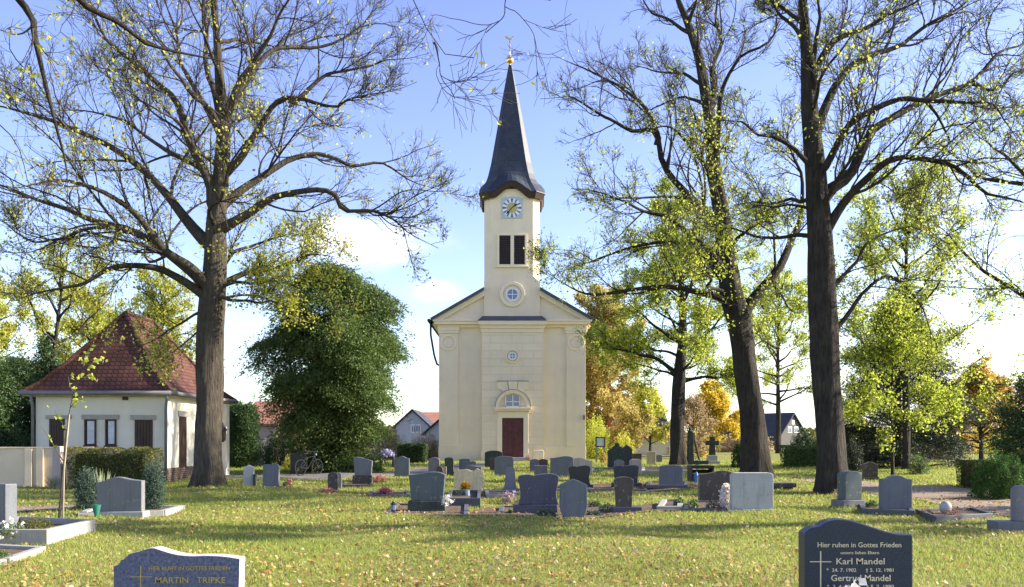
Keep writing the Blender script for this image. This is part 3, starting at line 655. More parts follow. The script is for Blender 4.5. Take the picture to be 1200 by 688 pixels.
    for s in (-1, 1):
        a, q = (dx0 + .03, mid - .012) if s < 0 else (mid + .012, dx1 - .03)
        m = b(); m.box(a, q, y - .05, y, .27, dz1 - .02); lf = m.build('door_leaf', M['door_red'], d, .006)
        m = b()
        for z0_, z1_ in ((.4, 1.1), (1.25, 2.1), (2.25, dz1 - .15)):
            m.box(a + .1, (a + q) / 2 - .03, y - .075, y - .045, z0_, z1_); m.box((a + q) / 2 + .03, q - .1, y - .075, y - .045, z0_, z1_)
        m.build('door_panels', M['door_red'], lf, .012)
    m = b(); m.tube([(mid + .08, y - .06, 1.25), (mid + .08, y - .12, 1.25), (mid + .2, y - .12, 1.25)], .018, 8); m.build('handle', M['black'], d)
    for i in range(2):
        m = b(); m.box(dx0 - .5 - .25 * (1 - i), dx1 + .5 + .25 * (1 - i), y - .95 + .3 * i, y - .07, .0 + .12 * i, .12 + .12 * i); m.build('step', M['lintel'], r, .01)
    # lunette
    lx, lz = cx(601), cz(477.5)
    m = b(); m.ring(lx, lz, 1.02, 1.26, y - .16, y + .04, 40, 0, PI); m.ring(lx, lz, .99, 1.02, y - .1, y + .04, 40, 0, PI); m.build('arch_moulding', M['trim'], r, .01)
    m = b(); m.ring(lx, lz, 1.26, 1.31, y - .19, y + .04, 40, 0, PI); m.build('arch_drip_edge', M['lintel'], r)
    m = b(); m.prism([(cx(592), lz), (cx(609.5), lz), (cx(609.5), cz(465.5)), (cx(605), cz(463.3)), (cx(600.8), cz(462.6)), (cx(596.5), cz(463.3)), (cx(592), cz(465.5))], y - .03, y + .03); lw = m.build('lunette_window', M['glass'], r)
    m = b(); xa, xb, za, zb = cx(592), cx(609.5), lz, cz(464.5)
    m.box(xa, xb, y - .08, y - .01, za, za + .08); m.box(xa, xa + .07, y - .08, y - .01, za, zb); m.box(xb - .07, xb, y - .08, y - .01, za, zb); m.box(cx(600.4), cx(601.4), y - .075, y - .01, za, cz(463))
    m.box(xa, xb, y - .07, y - .01, (za + zb) / 2 - .03, (za + zb) / 2 + .03); m.build('window_frame', M['white'], lw)
    # keystone group above the lunette
    m = b(); m.prism([(cx(583), cz(447.5)), (cx(594.6), cz(447.5)), (cx(596.2), cz(458)), (cx(590.6), cz(460.8)), (cx(587.6), cz(457)), (cx(583), cz(456))], y - .09, y + .03); m.build('voussoir', M['trim'], r, .012)
    m = b(); m.prism([(cx(619), cz(447.5)), (cx(607.4), cz(447.5)), (cx(605.8), cz(458)), (cx(611.4), cz(460.8)), (cx(614.4), cz(457)), (cx(619), cz(456))], y - .09, y + .03); m.build('voussoir', M['trim'], r, .012)
    m = b(); m.prism([(cx(595.2), cz(447.5)), (cx(606.8), cz(447.5)), (cx(604.8), cz(459)), (cx(597.2), cz(459))], y - .15, y + .03); m.build('keystone', M['trim'], r, .015)
    m = b(); m.box(cx(582.4), cx(619.6), y - .13, y + .03, cz(447.3), cz(446.5)); m.build('keystone_ledge', M['lintel'], r)
    m = b(); m.box(cx(683.5), cx(684.9), -.32, -.11, cz(492), cz(487)); m.box(cx(683.8), cx(684.6), -.28, -.12, cz(487), cz(486)); m.build('wall_lamp', M['black'], r, .02)
church()

# ------------------------------------------------------------------ the chapel
def chapel():
    D = 31.4; s_ = 1000 / D; hx = lambda px: (px - 600) / s_; hz = lambda py: 1.6 + (514 - py) / s_
    X0, X1, DEP = hx(42), hx(193), 6.7; base = Vector(((X0 + X1) / 2, D, 0)); o = -base
    r = thing('mortuary_chapel', base, 'low cream mortuary chapel with steep red tiled hipped roof', 'chapel')
    ze = hz(461)
    m = MB(); m.box(X0, X1, D, D + DEP, 0, ze); m.build('wall', M['chapel'], r, off=o)
    m = MB(); m.box(X0 - .04, X1 + .04, D - .04, D + DEP + .04, 0, .5); m.build('plinth', M['brick'], r, off=o)
    e = .34; ax = (X0 + X1) / 2; zr = 6.5; y1, y2 = D + 2.05, D + DEP - 2.05
    m = MB(); q = [(X0 - e, D - e), (X1 + e, D - e), (X1 + e, D + DEP + e), (X0 - e, D + DEP + e)]
    # slightly belled eaves: three rows
    def row(t, z): 
        return [(a * (1 - t) + b_ * t, c * (1 - t) + d * t, z) for (a, c), (b_, d) in zip(q, [(ax, y1), (ax, y1), (ax, y2), (ax, y2)])]
    rows = [[m.bm.verts.new(p) for p in row(t, z)] for t, z in ((0, ze - .02), (.16, ze + .34), (.4, ze + 1.08), (1, zr))]
    for a, b in zip(rows, rows[1:]):
        for i in range(4): m.face([a[i], a[(i + 1) % 4], b[(i + 1) % 4], b[i]])
    bmesh.ops.remove_doubles(m.bm, verts=m.bm.verts[:], dist=.001); m.build('roof', M['tile_red'], r, off=o)
    m = MB(); m.box(X0 - e + .03, X1 + e - .03, D - e + .03, D + DEP + e - .03, ze - .12, ze - .03); m.build('soffit', M['wood'], r, off=o)
    hip = lambda a, c: [tuple(Vector(a).lerp(Vector(c), t)) for t in np.linspace(0, 1, 12)]
    m = MB()
    for i, (qq, yy) in enumerate(zip(q, (y1, y1, y2, y2))):
        pts = [(qq[0] * (1 - t) + ax * t, qq[1] * (1 - t) + yy * t, z + .03) for t, z in ((0, ze), (.16, ze + .34), (.4, ze + 1.08), (1, zr))]; m.tube(pts, .085, 8)
    m.tube([(ax, y1, zr + .03), (ax, y2, zr + .03)], .1, 8); m.build('ridge_tiles', M['tile_red'], r, off=o)
    m = MB(); g = [(X0 - e - .05, D - e - .06, ze), (X1 + e + .05, D - e - .06, ze)]; m.tube(g, .075, 8); m.build('gutter', M['zinc'], r, off=o, smooth=True)
    m = MB(); m.tube([(X1 + e + .05, D - e, ze), (X1 + e + .05, D + DEP + e, ze)], .075, 8); m.build('gutter', M['zinc'], r, off=o, smooth=True)
    m = MB(); m.tube([(X1 + e - .1, D - e - .05, ze - .05), (X1 + e - .12, D - e - .02, ze - .2), (X1 + .08, D - .09, ze - .55), (X1 + .08, D - .09, .05)], .055, 8); m.build('downpipe', M['zinc'], r, off=o, smooth=True)
    m = MB(); m.tube([(X0 + .02, D - e - .03, ze - .05), (X0 - .06, D - .1, ze - .5), (X0 - .06, D - .1, .05)], .055, 8); m.build('downpipe', M['zinc'], r, off=o, smooth=True)
    for px in (88, 147):
        m = MB(); m.box(hx(px) - .1, hx(px) + .1, D - .05, D + .03, hz(469), hz(464)); m.build('vent', M['fascia'], r, off=o)
    for l0, l1, ztop, zb, ops in ((54, 84, 486.5, 491, ((58, 76, 527, 'd'),)), (96, 140, 486, 491.5, ((99.5, 113, 522, 'w'), (124, 136.5, 522, 'w'))), (153, 183, 486.5, 492, ((158, 179, 550, 'd'),))):
        m = MB(); m.box(hx(l0), hx(l1), D - .05, D + .03, hz(zb), hz(ztop)); m.build('lintel', M['lintel'], r, .01, off=o)
        for a, b, bot, kind in ops:
            if kind == 'd':
                m = MB(); m.box(hx(a), hx(b), D - .02, D + .02, hz(bot) if bot > 540 else hz(545), hz(zb)); d = m.build('door', M['door_brown'], r, off=o)
                m = MB(); n = 6
                for i in range(n): m.box(hx(a) + (hx(b) - hx(a)) * (i + .06) / n, hx(a) + (hx(b) - hx(a)) * (i + .94) / n, -.04 + D, D - .015, hz(545), hz(zb) - .04)
                m.build('door_boards', M['door_brown'], d, .006, off=o)
            else:
                m = MB(); m.box(hx(a), hx(b), D - .012, D + .02, hz(bot), hz(zb)); wd = m.build('window', M['door_brown'], r, off=o)
                m = MB(); m.box(hx(a) + .1, hx(b) - .04, D - .03, D - .005, hz(bot) + .06, hz(zb) - .06); m.build('pane', M['chapel_glass'], wd, off=o)
                m = MB(); m.box(hx(a), hx(a) + .05, D - .06, D + .01, hz(bot), hz(zb)); m.box(hx(b) - .05, hx(b), D - .06, D + .01, hz(bot), hz(zb)); m.box(hx(a) + .05, hx(b) - .05, D - .06, D + .01, hz(zb) - .05, hz(zb)); m.box(hx(a) - .03, hx(b) + .03, D - .09, D + .01, hz(bot) - .05, hz(bot)); m.build('window_frame', M['door_brown'], wd, off=o)
    # flank openings
    for ya, yb, z0, z1 in ((D + 1.35, D + 2.05, .1, 2.45), (D + 4.4, D + 5.2, .1, 2.45)):
        m = MB(); m.box(X1 - .02, X1 + .02, ya, yb, z0, z1); dd = m.build('door', M['door_brown'], r, off=o)
        m = MB(); m.box(X1 - .02, X1 + .05, ya - .12, yb + .12, z1, z1 + .22); m.build('lintel', M['lintel'], r, .01, off=o)
        m = MB()
        for i in range(5): m.box(X1 + .02, X1 + .035, ya + (yb - ya) * (i + .08) / 5, ya + (yb - ya) * (i + .92) / 5, z0 + .02, z1 - .03)
        m.build('door_boards', M['door_brown'], dd, off=o)
    m = MB(); y = D + 6.15; m.box(X1, X1 + .28, y - .22, y + .22, 0, ze - .14); m.build('buttress', M['chapel'], r, .02, off=o)
    m = MB(); m.box(X1 + .02, X1 + .26, y - .5, y - .36, 1.72, 1.8); m.lathe(X1 + .2, y - .45, [(.04, 1.45), (.13, 1.55), (.16, 1.95), (.2, 1.98), (.04, 2.2), (.02, 2.3)], 6); m.build('wall_lantern', M['black'], r, off=o)
chapel()
def low_wall():
    Y = 27.6; s_ = 1000 / Y; f = lambda px: (px - 600) / s_
    a = thing('boundary_wall', (f(40), Y, 0), 'low cream rendered wall with upright posts before the chapel', 'wall'); o = Vector((0, 0, 0)); a.rotation_euler = (0, 0, R(9))
    m = MB(); m.box(-13, 1.75, -.08, .08, -.1, 1.28); m.build('panel', M['wall'], a, .015)
    m = MB(); m.box(-13, 1.8, -.12, .12, 1.28, 1.33); m.build('coping', M['wall'], a, .01)
    for x in (-6.4, -3.3, -.12, .22, 1.72):
        m = MB(); m.box(x - .11, x + .11, -.17, .15, -.1, 1.27); m.build('post', M['wall'], a, .012)
low_wall()

# ------------------------------------------------------------------ far houses
def gable_house(name, label, x0, x1, Y, dep, ze, zr, wall, roof, ridge='x', wins=(), chim=(), cat='house'):
    base = Vector(((x0 + x1) / 2, Y, 0)); r = thing(name, base, label, cat); o = -base
    m = MB(); xc = (x0 + x1) / 2; yc = Y + dep / 2
    if ridge == 'x': m.prism([(Y, -.2), (Y + dep, -.2), (Y + dep, ze), (yc, zr), (Y, ze)], x0, x1, 'x')
    else: m.prism([(x0, -.2), (x1, -.2), (x1, ze), (xc, zr), (x0, ze)], Y, Y + dep)
    m.build('wall', wall, r, off=o); m = MB(); e = .45; t = .22
    sl = (zr - ze) / ((dep if ridge == 'x' else x1 - x0) / 2)
    for s in (-1, 1):
        if ridge == 'x': a = yc + s * (dep / 2 + e); m.prism([(a, ze - e * sl + .05), (yc, zr + .05), (yc, zr + .05 + t), (a, ze - e * sl + t)], x0 - .3, x1 + .3, 'x')
        else: a = xc + s * ((x1 - x0) / 2 + e); m.prism([(a, ze - e * sl + .05), (xc, zr + .05), (xc, zr + .05 + t), (a, ze - e * sl + t)], Y - .3, Y + dep + .3)
    rf = m.build('roof', roof, r, off=o)
    for x, w_, h in chim: m = MB(); m.box(x - w_ / 2, x + w_ / 2, yc - .4, yc + .4, zr - 1.2, zr + h); m.build('chimney', M['brick'], rf, off=o)
    for a, b, c, d in wins:
        m = MB(); m.box(a - .1, b + .1, Y - .05, Y + .05, c - .1, d + .1); wf = m.build('window', M['white'], r, off=o)
        m = MB(); xm = (a + b) / 2; m.box(a, xm - .04, Y - .07, Y, c, d); m.box(xm + .04, b, Y - .07, Y, c, d); m.build('pane', M['glass'], wf, off=o)
    return r
def hp(px, Y): return (px - 600) / 1000 * Y
def hz_(py, Y): return 1.6 + (514 - py) / 1000 * Y
greyw = plain('grey_blue_render', (.40, .44, .52), .85, .1); whitew = plain('white_render', (.62, .63, .66), .85, .08); beigew = plain('grey_beige_render', (.11, .105, .1), .85, .1); pinkw = plain('pale_brick', (.42, .3, .26), .85, .15)
Y = 95
gable_house('grey_gabled_house', 'grey-blue gabled house with paired attic windows beside the church', hp(464, Y), hp(502, Y), Y, 9, hz_(499, Y), hz_(482, Y), greyw, M['tile_dark'], 'y',
            [(hp(482.5, Y), hp(486.4, Y), hz_(506, Y), hz_(498.5, Y)), (hp(488, Y), hp(492, Y), hz_(506, Y), hz_(498.5, Y))])
Y = 104
gable_house('red_roofed_house', 'long house with faded red tiled roof next to the church wall', hp(478, Y), hp(540, Y), Y, 10, hz_(500, Y), hz_(484, Y), greyw, M['tile_orange'], 'x', (), [(hp(501, Y), .9, -1.3)])
Y = 86
gable_house('shed_with_dark_roof', 'small shed with dark pitched roof touching the church corner in view', hp(499, Y), hp(535, Y), Y, 6, hz_(507, Y), hz_(492, Y), greyw, M['tile_dark'], 'y', cat='shed')
Y = 80
gable_house('barn', 'barn with weathered red tiled roof behind the thuja and conifer', hp(286, Y), hp(372, Y), Y, 9, hz_(497, Y), hz_(471, Y), pinkw, M['tile_orange'], 'x', cat='barn')
Y = 92
gable_house('hipped_roof_house', 'pale pinkish house with dark roof behind golden bushes', hp(715, Y), hp(782, Y), Y, 9, hz_(504, Y), hz_(478, Y), pinkw, M['tile_dark'], 'x', [(hp(748, Y), hp(754, Y), hz_(519, Y), hz_(509, Y))], [(hp(757, Y), .8, .5)])
Y = 82
gable_house('white_outbuilding', 'low white outbuilding glimpsed between gravestones and trees', hp(698, Y), hp(800, Y), Y, 6, hz_(513, Y), hz_(503, Y), whitew, M['tile_orange'], 'x', [(hp(781, Y), hp(784, Y), hz_(534, Y), hz_(524, Y))], cat='outbuilding')
Y = 120
r = gable_house('stone_gabled_house', 'grey gabled house with dark slate roof between two big lime trunks', 36.6, 42.4, Y, 11, 2.05, 5.0, beigew, M['tile_dark'], 'y',
            [(38.4, 39.1, 2.5, 3.2), (39.9, 40.6, 2.5, 3.2), (39.3, 39.7, 3.7, 4.1)], [(39.5, .8, .9)])
r.rotation_euler = (0, 0, R(36))
Y = 66
gable_house('garden_hut', 'flat brown garden hut beneath the orange tree', hp(1096, Y), hp(1119, Y), Y, 3, hz_(532, Y), hz_(528, Y), plain('hut_boards', (.2, .15, .11), .8, .2), M['tile_dark'], 'x', cat='hut')

# ------------------------------------------------------------------ the great limes
rg = np.random.default_rng(7)
def tree_lime_a():
    Y0 = 26.2; base = (hp(243, Y0), Y0, 0.1)
    tp = line3([(243, 577), (244, 545), (245, 480), (246, 420), (247, 380), (250, 340), (252, 300), (253, 265), (257, 230), (260, 190), (262, 143), (259, 110), (255, 60), (252, 10), (250, -60), (252, -130)], Y0)
    tr = [.45, .41, .385, .385, .385, .37, .34, .31, .27, .23, .19, .15, .11, .08, .05, .025]
    Lm = []; add = lambda pp, k, r, lf=1.: Lm.append(px_limb(pp, Y0, k, r, lf))
    add([(247, 352), (227, 336), (210, 326), (163, 311), (124, 311), (94, 331), (55, 340), (10, 352)], -.25, .17, .9)
    add([(249, 350), (232, 326), (198, 297), (168, 274), (143, 264), (104, 257), (49, 240), (0, 217), (-60, 195)], .3, .19, .8)
    add([(250, 345), (232, 326), (203, 301), (183, 277), (158, 247), (128, 225), (94, 215), (54, 213), (5, 228)], -.5, .19, .9)
    add([(175, 280), (143, 272), (99, 269), (60, 284), (40, 287), (0, 252), (-30, 235)], .1, .09, .8)
    add([(252, 292), (237, 277), (212, 242), (188, 217), (163, 193), (128, 168), (89, 151), (49, 136), (0, 126), (-60, 118)], .15, .2, .7)
    add([(252, 260), (242, 217), (222, 173), (208, 129), (183, 99), (163, 74), (143, 54), (118, 25), (95, -10), (75, -60)], -.2, .19, .6)
    add([(248, 240), (232, 203), (198, 178), (168, 158), (143, 143), (100, 130), (55, 128)], .7, .13, .7)
    add([(254, 272), (289, 247), (323, 232), (363, 222), (390, 220), (402, 237), (432, 247), (462, 262), (480, 278), (512, 292)], -.25, .17, .5)
    add([(255, 245), (299, 212), (328, 190), (353, 184), (383, 185), (412, 193), (447, 190), (477, 203), (497, 212), (526, 222)], .3, .16, .5)
    add([(256, 212), (274, 183), (294, 153), (319, 128), (353, 119), (398, 128), (417, 119), (462, 106), (484, 92)], -.15, .15, .4)
    add([(340, 122), (355, 114), (373, 96), (388, 86), (417, 79), (457, 74), (502, 66)], .25, .09, .4)
    add([(261, 150), (274, 119), (294, 89), (319, 64), (353, 54), (393, 49), (422, 35), (462, 32), (486, 42)], .35, .14, .35)
    add([(261, 142), (280, 100), (299, 74), (314, 44), (328, 15), (343, -5), (365, -40)], -.3, .14, .35)
    add([(259, 140), (250, 105), (244, 84), (242, 30), (240, -30), (230, -90)], .5, .13, .4)
    add([(258, 155), (230, 110), (212, 70), (200, 20), (180, -40)], .9, .12, .4)
    add([(258, 150), (240, 120), (215, 100), (185, 60), (150, 20)], -.9, .11, .4)
    add([(248, 338), (262, 331), (289, 316), (323, 311), (350, 300), (372, 299), (398, 304)], .25, .13, 2.4)
    add([(249, 330), (275, 300), (305, 285), (340, 275), (375, 272)], .9, .09, 2.2)
    add([(246, 365), (262, 350), (285, 352), (320, 352), (352, 362)], -.35, .08, 2.4)
    add([(246, 365), (232, 368), (212, 378), (188, 393), (160, 404), (135, 412)], .2, .06, 2.6)
    add([(246, 385), (232, 388), (215, 402), (195, 418), (172, 430)], -.15, .045, 2.2)
    add([(249, 340), (290, 330), (330, 333), (370, 345), (402, 356)], -.2, .07, 3.)
    add([(248, 350), (295, 345), (335, 362), (372, 380)], .35, .06, 3.)
    rn = np.random.default_rng(11)
    Lm += auto_limbs(tp, np.interp(np.arange(16), np.arange(16), tr), 5, rn, 9, 6.5, lf=.8, az=(60, 120), r=.085) + auto_limbs(tp, tr, 6, rn, 8, 6.0, lf=.8, az=(-125, -55), r=.08)
    make_tree('lime_tree', 'broad lime tree with sparse yellow leaves between chapel and conifer', 'tree', base, tp, tr, Lm, rn, M['bark_lime'], M['twig_red'], M['lf_lime'], 'old lime trees',
              per=(10, 8, 7), leaf_n=17000, leaf_size=.092, seed=3, rmin=.005, leaf_w=lambda p: np.clip(1.25 - (p[:, 2] - 4) / 14, .25, 1.2) * np.where(p[:, 1] < 20, .4, 1))
tree_lime_a()
def tree_lime_b():
    Y0 = 33.; base = (hp(887, Y0), Y0, 0)
    tp = line3([(888, 563), (885, 530), (880, 480), (873, 425), (865, 375), (858, 348), (853, 320), (850, 295), (845, 250), (838, 205), (833, 150), (827, 109), (818, 64), (805, 25), (793, -5), (780, -60)], Y0)
    tr = [.56, .5, .46, .46, .46, .43, .34, .33, .31, .28, .24, .2, .16, .13, .09, .04]
    Lm = []; add = lambda pp, k, r, lf=1.: Lm.append(px_limb(pp, Y0, k, r, lf))
    add([(857, 345), (862, 316), (842, 267), (813, 237), (788, 208), (773, 183), (768, 158), (751, 119), (726, 99), (699, 89), (669, 74), (643, 58)], .2, .26, .45)
    add([(770, 170), (768, 158), (743, 153), (714, 143), (694, 128), (669, 114), (632, 114)], -.35, .12, .4)
    add([(855, 335), (845, 310), (833, 297), (808, 277), (783, 252), (743, 242), (700, 226), (668, 222)], -.4, .17, .8)
    add([(856, 345), (850, 330), (818, 292), (783, 284), (743, 287), (714, 297), (689, 311), (655, 318)], .4, .17, .9)
    add([(862, 368), (850, 357), (819, 347), (787, 339), (740, 341), (698, 346), (662, 332), (628, 312)], -.2, .17, 1.)
    add([(868, 385), (875, 365), (897, 336), (913, 310), (929, 278), (938, 250), (938, 215), (930, 170), (928, 120)], .25, .27, 1.3)
    add([(838, 205), (842, 115), (867, 69), (897, 49), (911, 10), (918, -40)], -.3, .15, .6)
    add([(831, 140), (832, 99), (840, 49), (842, 0), (845, -60)], .3, .14, .5)
    add([(830, 130), (827, 124), (803, 114), (768, 128), (740, 140)], .6, .1, .6)
    add([(838, 210), (825, 190), (793, 153), (773, 150), (745, 160)], -.6, .12, .7)
    add([(812, 40), (785, 25), (763, 15), (740, -20)], .2, .1, .4)
    add([(905, 330), (912, 340), (925, 362), (945, 372)], -.4, .08, 1.4)
    add([(872, 420), (890, 400), (905, 405), (930, 415)], .5, .05, 1.6)
    add([(848, 300), (875, 270), (895, 262), (920, 255)], -.7, .12, 1.2)
    rn = np.random.default_rng(12)
    Lm += auto_limbs(tp, tr, 6, rn, 7.5, 6.5, lf=1.4, az=(60, 120), r=.09) + auto_limbs(tp, tr, 6, rn, 7.5, 6.0, lf=1.2, az=(-125, -55), r=.09)
    make_tree('lime_tree', 'leaning dark lime tree forking above the pale headstone', 'tree', base, tp, tr, Lm, rn, M['bark_dark'], M['twig_dark'], M['lf_limegreen'], 'old lime trees',
              per=(10, 8, 7), leaf_n=14500, leaf_size=.095, seed=5, rmin=.006, leaf_w=lambda p: np.clip(1.5 - (p[:, 2] - 4) / 9, .1, 1.4), flare=.3)
tree_lime_b()
def tree_lime_c():
    Y0 = 24.4; base = (hp(977, Y0), Y0, 0)
    tp = line3([(977, 581), (975, 545), (972, 500), (969, 450), (966, 400), (963, 350), (962, 305), (961, 270), (958, 235), (955, 195), (950, 140), (947, 90), (944, 45), (941, 0), (938, -70)], Y0)
    tr = [.47, .42, .39, .38, .38, .37, .36, .34, .33, .29, .24, .19, .15, .11, .05]
    Lm = []; add = lambda pp, k, r, lf=1.: Lm.append(px_limb(pp, Y0, k, r, lf))
    add([(962, 285), (968, 270), (988, 237), (1013, 212), (1038, 195), (1072, 194), (1117, 200), (1147, 217), (1176, 230), (1200, 242), (1240, 262)], -.15, .17, .6)
    add([(960, 245), (966, 222), (979, 208), (998, 188), (1038, 148), (1072, 119), (1107, 106), (1142, 96), (1176, 64), (1200, 52), (1250, 25)], .25, .2, .35)
    add([(959, 225), (966, 198), (976, 190), (993, 153), (1013, 133), (1043, 116), (1082, 119), (1152, 116), (1176, 138), (1198, 165)], -.4, .15, .4)
    add([(953, 175), (957, 150), (974, 109), (998, 79), (1043, 54), (1077, 30), (1117, 15), (1137, 0), (1170, -30)], .3, .17, .35)
    add([(952, 110), (957, 85), (974, 52), (1013, 37), (1043, 15), (1072, 0), (1105, -30)], -.25, .15, .3)
    add([(948, 85), (940, 50), (924, 25), (904, 0), (888, -30)], .3, .12, .35)
    add([(958, 205), (941, 188), (919, 168), (890, 153), (860, 143), (826, 136)], -.35, .1, .6)
    add([(960, 258), (945, 243), (914, 242), (889, 242), (862, 252)], .2, .07, .9)
    add([(967, 395), (983, 382), (999, 360), (1010, 344), (1049, 322), (1071, 344), (1093, 388), (1105, 420)], .35, .09, 2.)
    add([(965, 350), (985, 330), (1010, 290), (1040, 275), (1075, 272), (1120, 290)], .6, .08, 1.5)
    add([(952, 115), (957, 70), (958, 30), (960, -50)], -.3, .12, .4)
    add([(1085, 118), (1110, 160), (1090, 200), (1060, 225)], -.2, .05, .6)
    add([(1140, 97), (1165, 105), (1190, 90), (1230, 80)], .2, .07, .3)
    rn = np.random.default_rng(13)
    Lm += auto_limbs(tp, tr, 5, rn, 7, 6.0, lf=.8, az=(60, 120), r=.08) + auto_limbs(tp, tr, 4, rn, 8, 5.0, lf=.7, az=(-125, -55), r=.075)
    make_tree('lime_tree', 'tall straight dark lime tree beside the paired granite headstones', 'tree', base, tp, tr, Lm, rn, M['bark_dark'], M['twig_dark'], M['lf_limegreen'], 'old lime trees',
              per=(10, 8, 7), leaf_n=11500, leaf_size=.082, seed=8, rmin=.0055, leaf_w=lambda p: np.clip(1.5 - (p[:, 2] - 4) / 11, .15, 1.4), flare=.25)
tree_lime_c()
def tree_lime_d():
    Y0 = 51.; base = (hp(795, Y0), Y0, 0)
    tp = line3([(795, 546), (794, 500), (795, 460), (797, 430), (800, 395), (799, 350), (796, 300), (792, 255)], Y0); tr = [.48, .42, .38, .33, .26, .18, .1, .04]
    Lm = []; add = lambda pp, k, r, lf=1.: Lm.append(px_limb(pp, Y0, k, r, lf))
    add([(796, 442), (778, 427), (765, 419), (746, 415), (717, 407), (690, 395)], -.2, .18, 1.)
    add([(796, 448), (817, 441), (848, 443), (868, 455)], .2, .15, 1.)
    add([(800, 400), (770, 385), (745, 360), (720, 350)], .3, .14, 1.); add([(800, 405), (830, 390), (850, 365), (865, 340)], -.3, .14, 1.)
    add([(799, 360), (775, 330), (755, 300), (740, 280)], -.3, .12, .8); add([(798, 350), (820, 320), (835, 290), (850, 275)], .3, .12, .8)
    rn = np.random.default_rng(14); Lm += auto_limbs(tp, tr, 26, rn, 5.0, 5.2, lf=1., r=.1)
    make_tree('lime_tree', 'yellow-green lime tree standing behind the leaning posts', 'tree', base, tp, tr, Lm, rn, M['bark_dark'], M['twig_dark'], M['lf_limegreen'], 'old lime trees',
              per=(10, 9, 7), leaf_n=42000, leaf_size=.135, seed=9, rmin=.007, lmax=(3.6, 2.2, 1.3), flare=.35)
tree_lime_d()
def tree_edge():
    """tall tree whose trunk stands outside the frame, its boughs reach in at the top"""
    base = (-8.6, 9.0, 0); tp = np.array([(-8.6, 9, 0), (-8.5, 9, 2), (-8.4, 9.1, 4), (-8.3, 9.2, 6), (-8.2, 9.3, 8), (-8, 9.4, 10.5), (-7.9, 9.5, 13)]); tr = [.36, .31, .29, .26, .2, .13, .05]
    def pl(pp, r, Y, lf, start, bow=(), tw=1.):
        return (np.array([start] + list(bow) + [PT(x, y, Y + d) for x, y, d in pp]), r, lf, tw)
    Lm = [pl([(17, 0, 0), (42, 59, -.05), (57, 109, 0), (74, 163, .05), (84, 198, .1), (87, 250, .15)], .13, 11.5, 3, Vector((-8.25, 9.2, 7)), [(-7.6, 10.4, 8.3)]),
          pl([(80, -8, .3), (104, 10, .5), (153, 32, .8), (178, 54, .9), (217, 64, 1.2), (257, 74, 1.6), (290, 90, 2)], .14, 12.2, 3, Vector((-8.15, 9.3, 8.2)), [(-7.2, 11, 8.6)]),
          pl([(0, 155, 0), (35, 212, .1), (50, 245, .2)], .035, 11, 3, Vector((-8.35, 9.15, 4.5)), [(-7.6, 10, 5.6)]),
          pl([(478, 0, 0), (497, 34, 0), (510, 53, 0), (521, 65, .02), (542, 76, .05), (561, 73, .08)], .05, 9, .25, Vector((-8.2, 9.2, 8)), [(-5.5, 8.8, 8.6), (-3, 8.8, 8.2), (-1.6, 9, 7.2)], .3),
          pl([(510, 52, 0), (514, 72, 0), (517, 91, 0), (527, 104, .02), (533, 115, .03)], .012, 9, .25, Vector(PT(508, 50, 9)), (), .5),
          pl([(590, -40, 0), (620, 0, 0), (640, 11, 0), (662, 18, 0)], .035, 8.4, .35, Vector((-8.2, 9.2, 7.4)), [(-4, 8.2, 7.6), (-1.2, 8.2, 6.8)], .14),
          pl([(592, 2, 0), (589, 21, 0), (570, 38, 0)], .01, 8.4, .35, Vector(PT(596, -25, 8.4)), (), .2),
          ]
    rn = np.random.default_rng(15); Lm += auto_limbs(tp, tr, 8, rn, 5, 4, lf=1, az=(110, 260), r=.1)
    make_tree('overhanging_tree', 'tree outside the view whose thin drooping boughs hang in at the top', 'tree', base, tp, tr, Lm, rn, M['bark_dark'], M['twig_dark'], M['lf_lime'], None,
              per=(7, 4, 4), ratio=(.16, .42, .45), leaf_n=650, leaf_size=.07, rmin=.003, up=-.02, lmax=(.95, .5, .3), flare=.4)
tree_edge()
def tree_east():
    base = (19.5, 27.5, 0); rn = np.random.default_rng(16)
    tp = np.array([(19.5, 27.5, 0), (19.4, 27.5, 3), (19.5, 27.6, 6), (19.3, 27.5, 9), (19.4, 27.4, 13), (19.4, 27.4, 17)]); tr = [.5, .42, .38, .3, .18, .05]
    Lm = auto_limbs(tp, tr, 16, rn, 4.5, 7.5, lf=1., r=.15)
    make_tree('lime_tree', 'lime tree outside the view whose bare branch tips enter beside the dark yew', 'tree', base, tp, tr, Lm, rn, M['bark_dark'], M['twig_dark'], M['lf_limegreen'], 'old lime trees',
              per=(9, 7, 5), leaf_n=9000, leaf_size=.1, rmin=.006)
tree_east()
def tree_shade():
    base = (20.5, 17.2, 0); rn = np.random.default_rng(18)
    tp = np.array([(20.5, 17.2, 0), (20.4, 17.2, 3), (20.5, 17.3, 6), (20.4, 17.2, 9), (20.4, 17.1, 12), (20.4, 17.1, 14)]); tr = [.42, .36, .31, .22, .12, .04]
    make_tree('lime_tree', 'lime tree far outside the view whose crown shades the lawn in stripes', 'tree', base, tp, tr, auto_limbs(tp, tr, 14, rn, 4, 3.8, lf=1., r=.12), rn, M['bark_dark'], M['twig_dark'], M['lf_limegreen'], 'old lime trees',
              per=(8, 7, 4), leaf_n=14000, leaf_size=.13, rmin=.006)
tree_shade()

